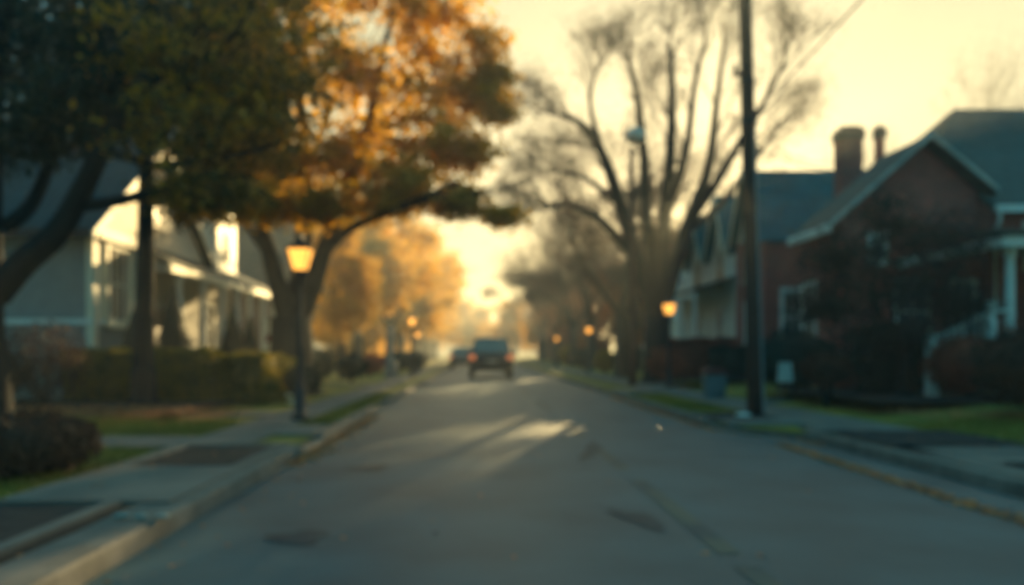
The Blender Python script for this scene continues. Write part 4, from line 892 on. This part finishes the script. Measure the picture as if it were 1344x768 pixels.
# ------------------------------------------------------------------ cars
def car(name, label, x, y, body_m, s=1.0, tall=1.0, rot=0):
    t = thing(name, label, 'car', (x, y, rz(x)), rot); W = .92
    # lower body: outline side-on (y along, z up), rounded in plan by stations across
    prof = [(-2.25, .42), (-2.28, .75), (-2.2, .98), (-1.9, 1.05), (1.2, 1.02), (2.1, .92), (2.3, .7), (2.28, .4), (1.8, .3), (-1.9, .3)]
    def loft(prof_, ws, name_, m_, parent):
        b = MB(); k = len(prof_); vs = []
        for (xx, q) in ws:
            cyy = 0; 
            for (py_, pz) in prof_: vs.append((xx, py_ * q, .3 + (pz - .3) * (1 if q == 1 else (.96 + .04 * q))))
        fs = [(i * k + j, i * k + (j + 1) % k, (i + 1) * k + (j + 1) % k, (i + 1) * k + j) for i in range(len(ws) - 1) for j in range(k)]
        fs += [tuple(range(k)), tuple(range(len(vs) - 1, len(vs) - k - 1, -1))]
        b.add(vs, fs); return b.build(name_, m_, parent, bevel=.05, smooth=False)
    loft(prof, [(-W, .955), (-W + .12, .985), (-W + .3, 1), (W - .3, 1), (W - .12, .985), (W, .955)], 'body', body_m, t)
    # greenhouse
    b = MB(); zr = 1.02 + .60 * tall
    lo = [(-.86, -2.05), (.86, -2.05), (.84, 1.05), (-.84, 1.05)]; hi = [(-.64, -1.72), (.64, -1.72), (.62, .25), (-.62, .25)]
    v = [(a, c_, 1.0) for a, c_ in lo] + [(a, c_, zr) for a, c_ in hi]
    b.add(v, [(0, 3, 2, 1), (4, 5, 6, 7), (0, 1, 5, 4), (1, 2, 6, 5), (2, 3, 7, 6), (3, 0, 4, 7)]); b.build('cabin', body_m, t, bevel=.08)
    gl = mat('car_glass', (0.12, 0.27, 0.26), .15, var=.05, spec=.7)
    b = MB(); b.add([(-.74, -2.03, 1.08), (.74, -2.03, 1.08), (.60, -1.79, zr - .07), (-.60, -1.79, zr - .07), (-.74, -2.0, 1.08), (.74, -2.0, 1.08), (.60, -1.76, zr - .07), (-.60, -1.76, zr - .07)], [(0, 1, 2, 3), (7, 6, 5, 4), (0, 4, 5, 1), (2, 6, 7, 3), (1, 5, 6, 2), (0, 3, 7, 4)]); b.build('rear_window', gl, t)
    for sx in (-1, 1):
        b = MB(); b.add([(sx * .87, -1.85, 1.08), (sx * .86, .85, 1.08), (sx * .655, .2, zr - .07), (sx * .67, -1.6, zr - .07), (sx * .84, -1.85, 1.08), (sx * .83, .85, 1.08), (sx * .62, .2, zr - .07), (sx * .64, -1.6, zr - .07)], [(0, 1, 2, 3), (7, 6, 5, 4), (0, 4, 5, 1), (2, 6, 7, 3), (1, 5, 6, 2), (0, 3, 7, 4)]); b.build('side_window', gl, t)
        b = MB(); b.box((sx * .80 - .13, -2.31, .78), (sx * .80 + .11 if sx > 0 else sx * .80 + .13, -2.18, .98)); b.build('tail_light', mat('tail_light', (0.6, 0.14, 0.06), .3, emit=(1.0, .30, .10), estr=.2), t, bevel=.02)
        b = MB(); b.box((sx * .98 - .08, .55, 1.0), (sx * .98 + .08, .68, 1.14)); b.build('mirror', body_m, t, bevel=.03)
        for yy in (-1.4, 1.45):
            b = MB(); prof_w = [(.20, -.11), (.33, -.11), (.35, -.07), (.35, .07), (.33, .11), (.20, .11)]
            n = 20; vs = [(sx * .80 + dx, yy + r_ * math.cos(6.2832 * k / n), .35 + r_ * math.sin(6.2832 * k / n)) for (r_, dx) in prof_w for k in range(n)]
            b.add(vs, [(i * n + k, i * n + (k + 1) % n, ((i + 1) % 6) * n + (k + 1) % n, ((i + 1) % 6) * n + k) for i in range(6) for k in range(n)]); wh = b.build('wheel', mat('tyre', (0.02, 0.02, 0.022), .8), t)
            b = MB(); b.tube([(sx * .80 - .08, yy, .35), (sx * .80 + .08, yy, .35)], .2, 16); b.build('rim', galv, wh)
    b = MB(); b.box((-.86, -2.36, .36), (.86, -2.24, .60)); b.build('bumper', mat('bumper', (0.025, 0.03, 0.032), .6), t, bevel=.04)
    b = MB(); b.box((-.24, -2.33, .66), (.24, -2.30, .78)); b.build('number_plate', mat('plate', (0.3, .32, .3), .5), t)
    t.scale = (s, s, s); return t
dark_paint = mat('car_paint_dark', (0.012, 0.022, 0.03), .3, var=.05, spec=.5)
teal_paint = mat('car_paint_teal', (0.05, 0.10, 0.11), .3, var=.05, spec=.5)
car('parked_car', 'dark estate car seen from behind in the middle of the road', .66, 43.2, dark_paint, 1.17, 1.12)
car('parked_car', 'farther grey teal car partly hidden left of the dark one', -1.25, 68.5, teal_paint, 1.06, .95)

# far trees closing the street
far = leaf_mesh('far_treeline', clump_pts([((x, 260 + 20 * math.sin(x), 3.0 + 1.2 * math.sin(x * .21)), (9, 6, 4)) for x in range(-160, 170, 11)], 26, 16, .9, .1), .9, lf_brown)
tag(far, 'hazy line of far trees closing the street', 'trees', kind='stuff')

# ------------------------------------------------------------------ haze
HAZE = 0.0024
hz = MB(); hz.box((-190, -60, -1.2), (190, 320, 17.0))
hm = bpy.data.materials.new('haze_air'); hm.use_nodes = True; ht = hm.node_tree; ht.nodes.clear()
ho = ht.nodes.new('ShaderNodeOutputMaterial'); hv = ht.nodes.new('ShaderNodeVolumePrincipled')
hv.inputs['Color'].default_value = (0.84, 0.90, 0.86, 1); hv.inputs['Density'].default_value = HAZE; hv.inputs['Anisotropy'].default_value = 0.4
ht.links.new(hv.outputs[0], ho.inputs['Volume'])
tag(hz.build('haze', hm), kind='stuff')
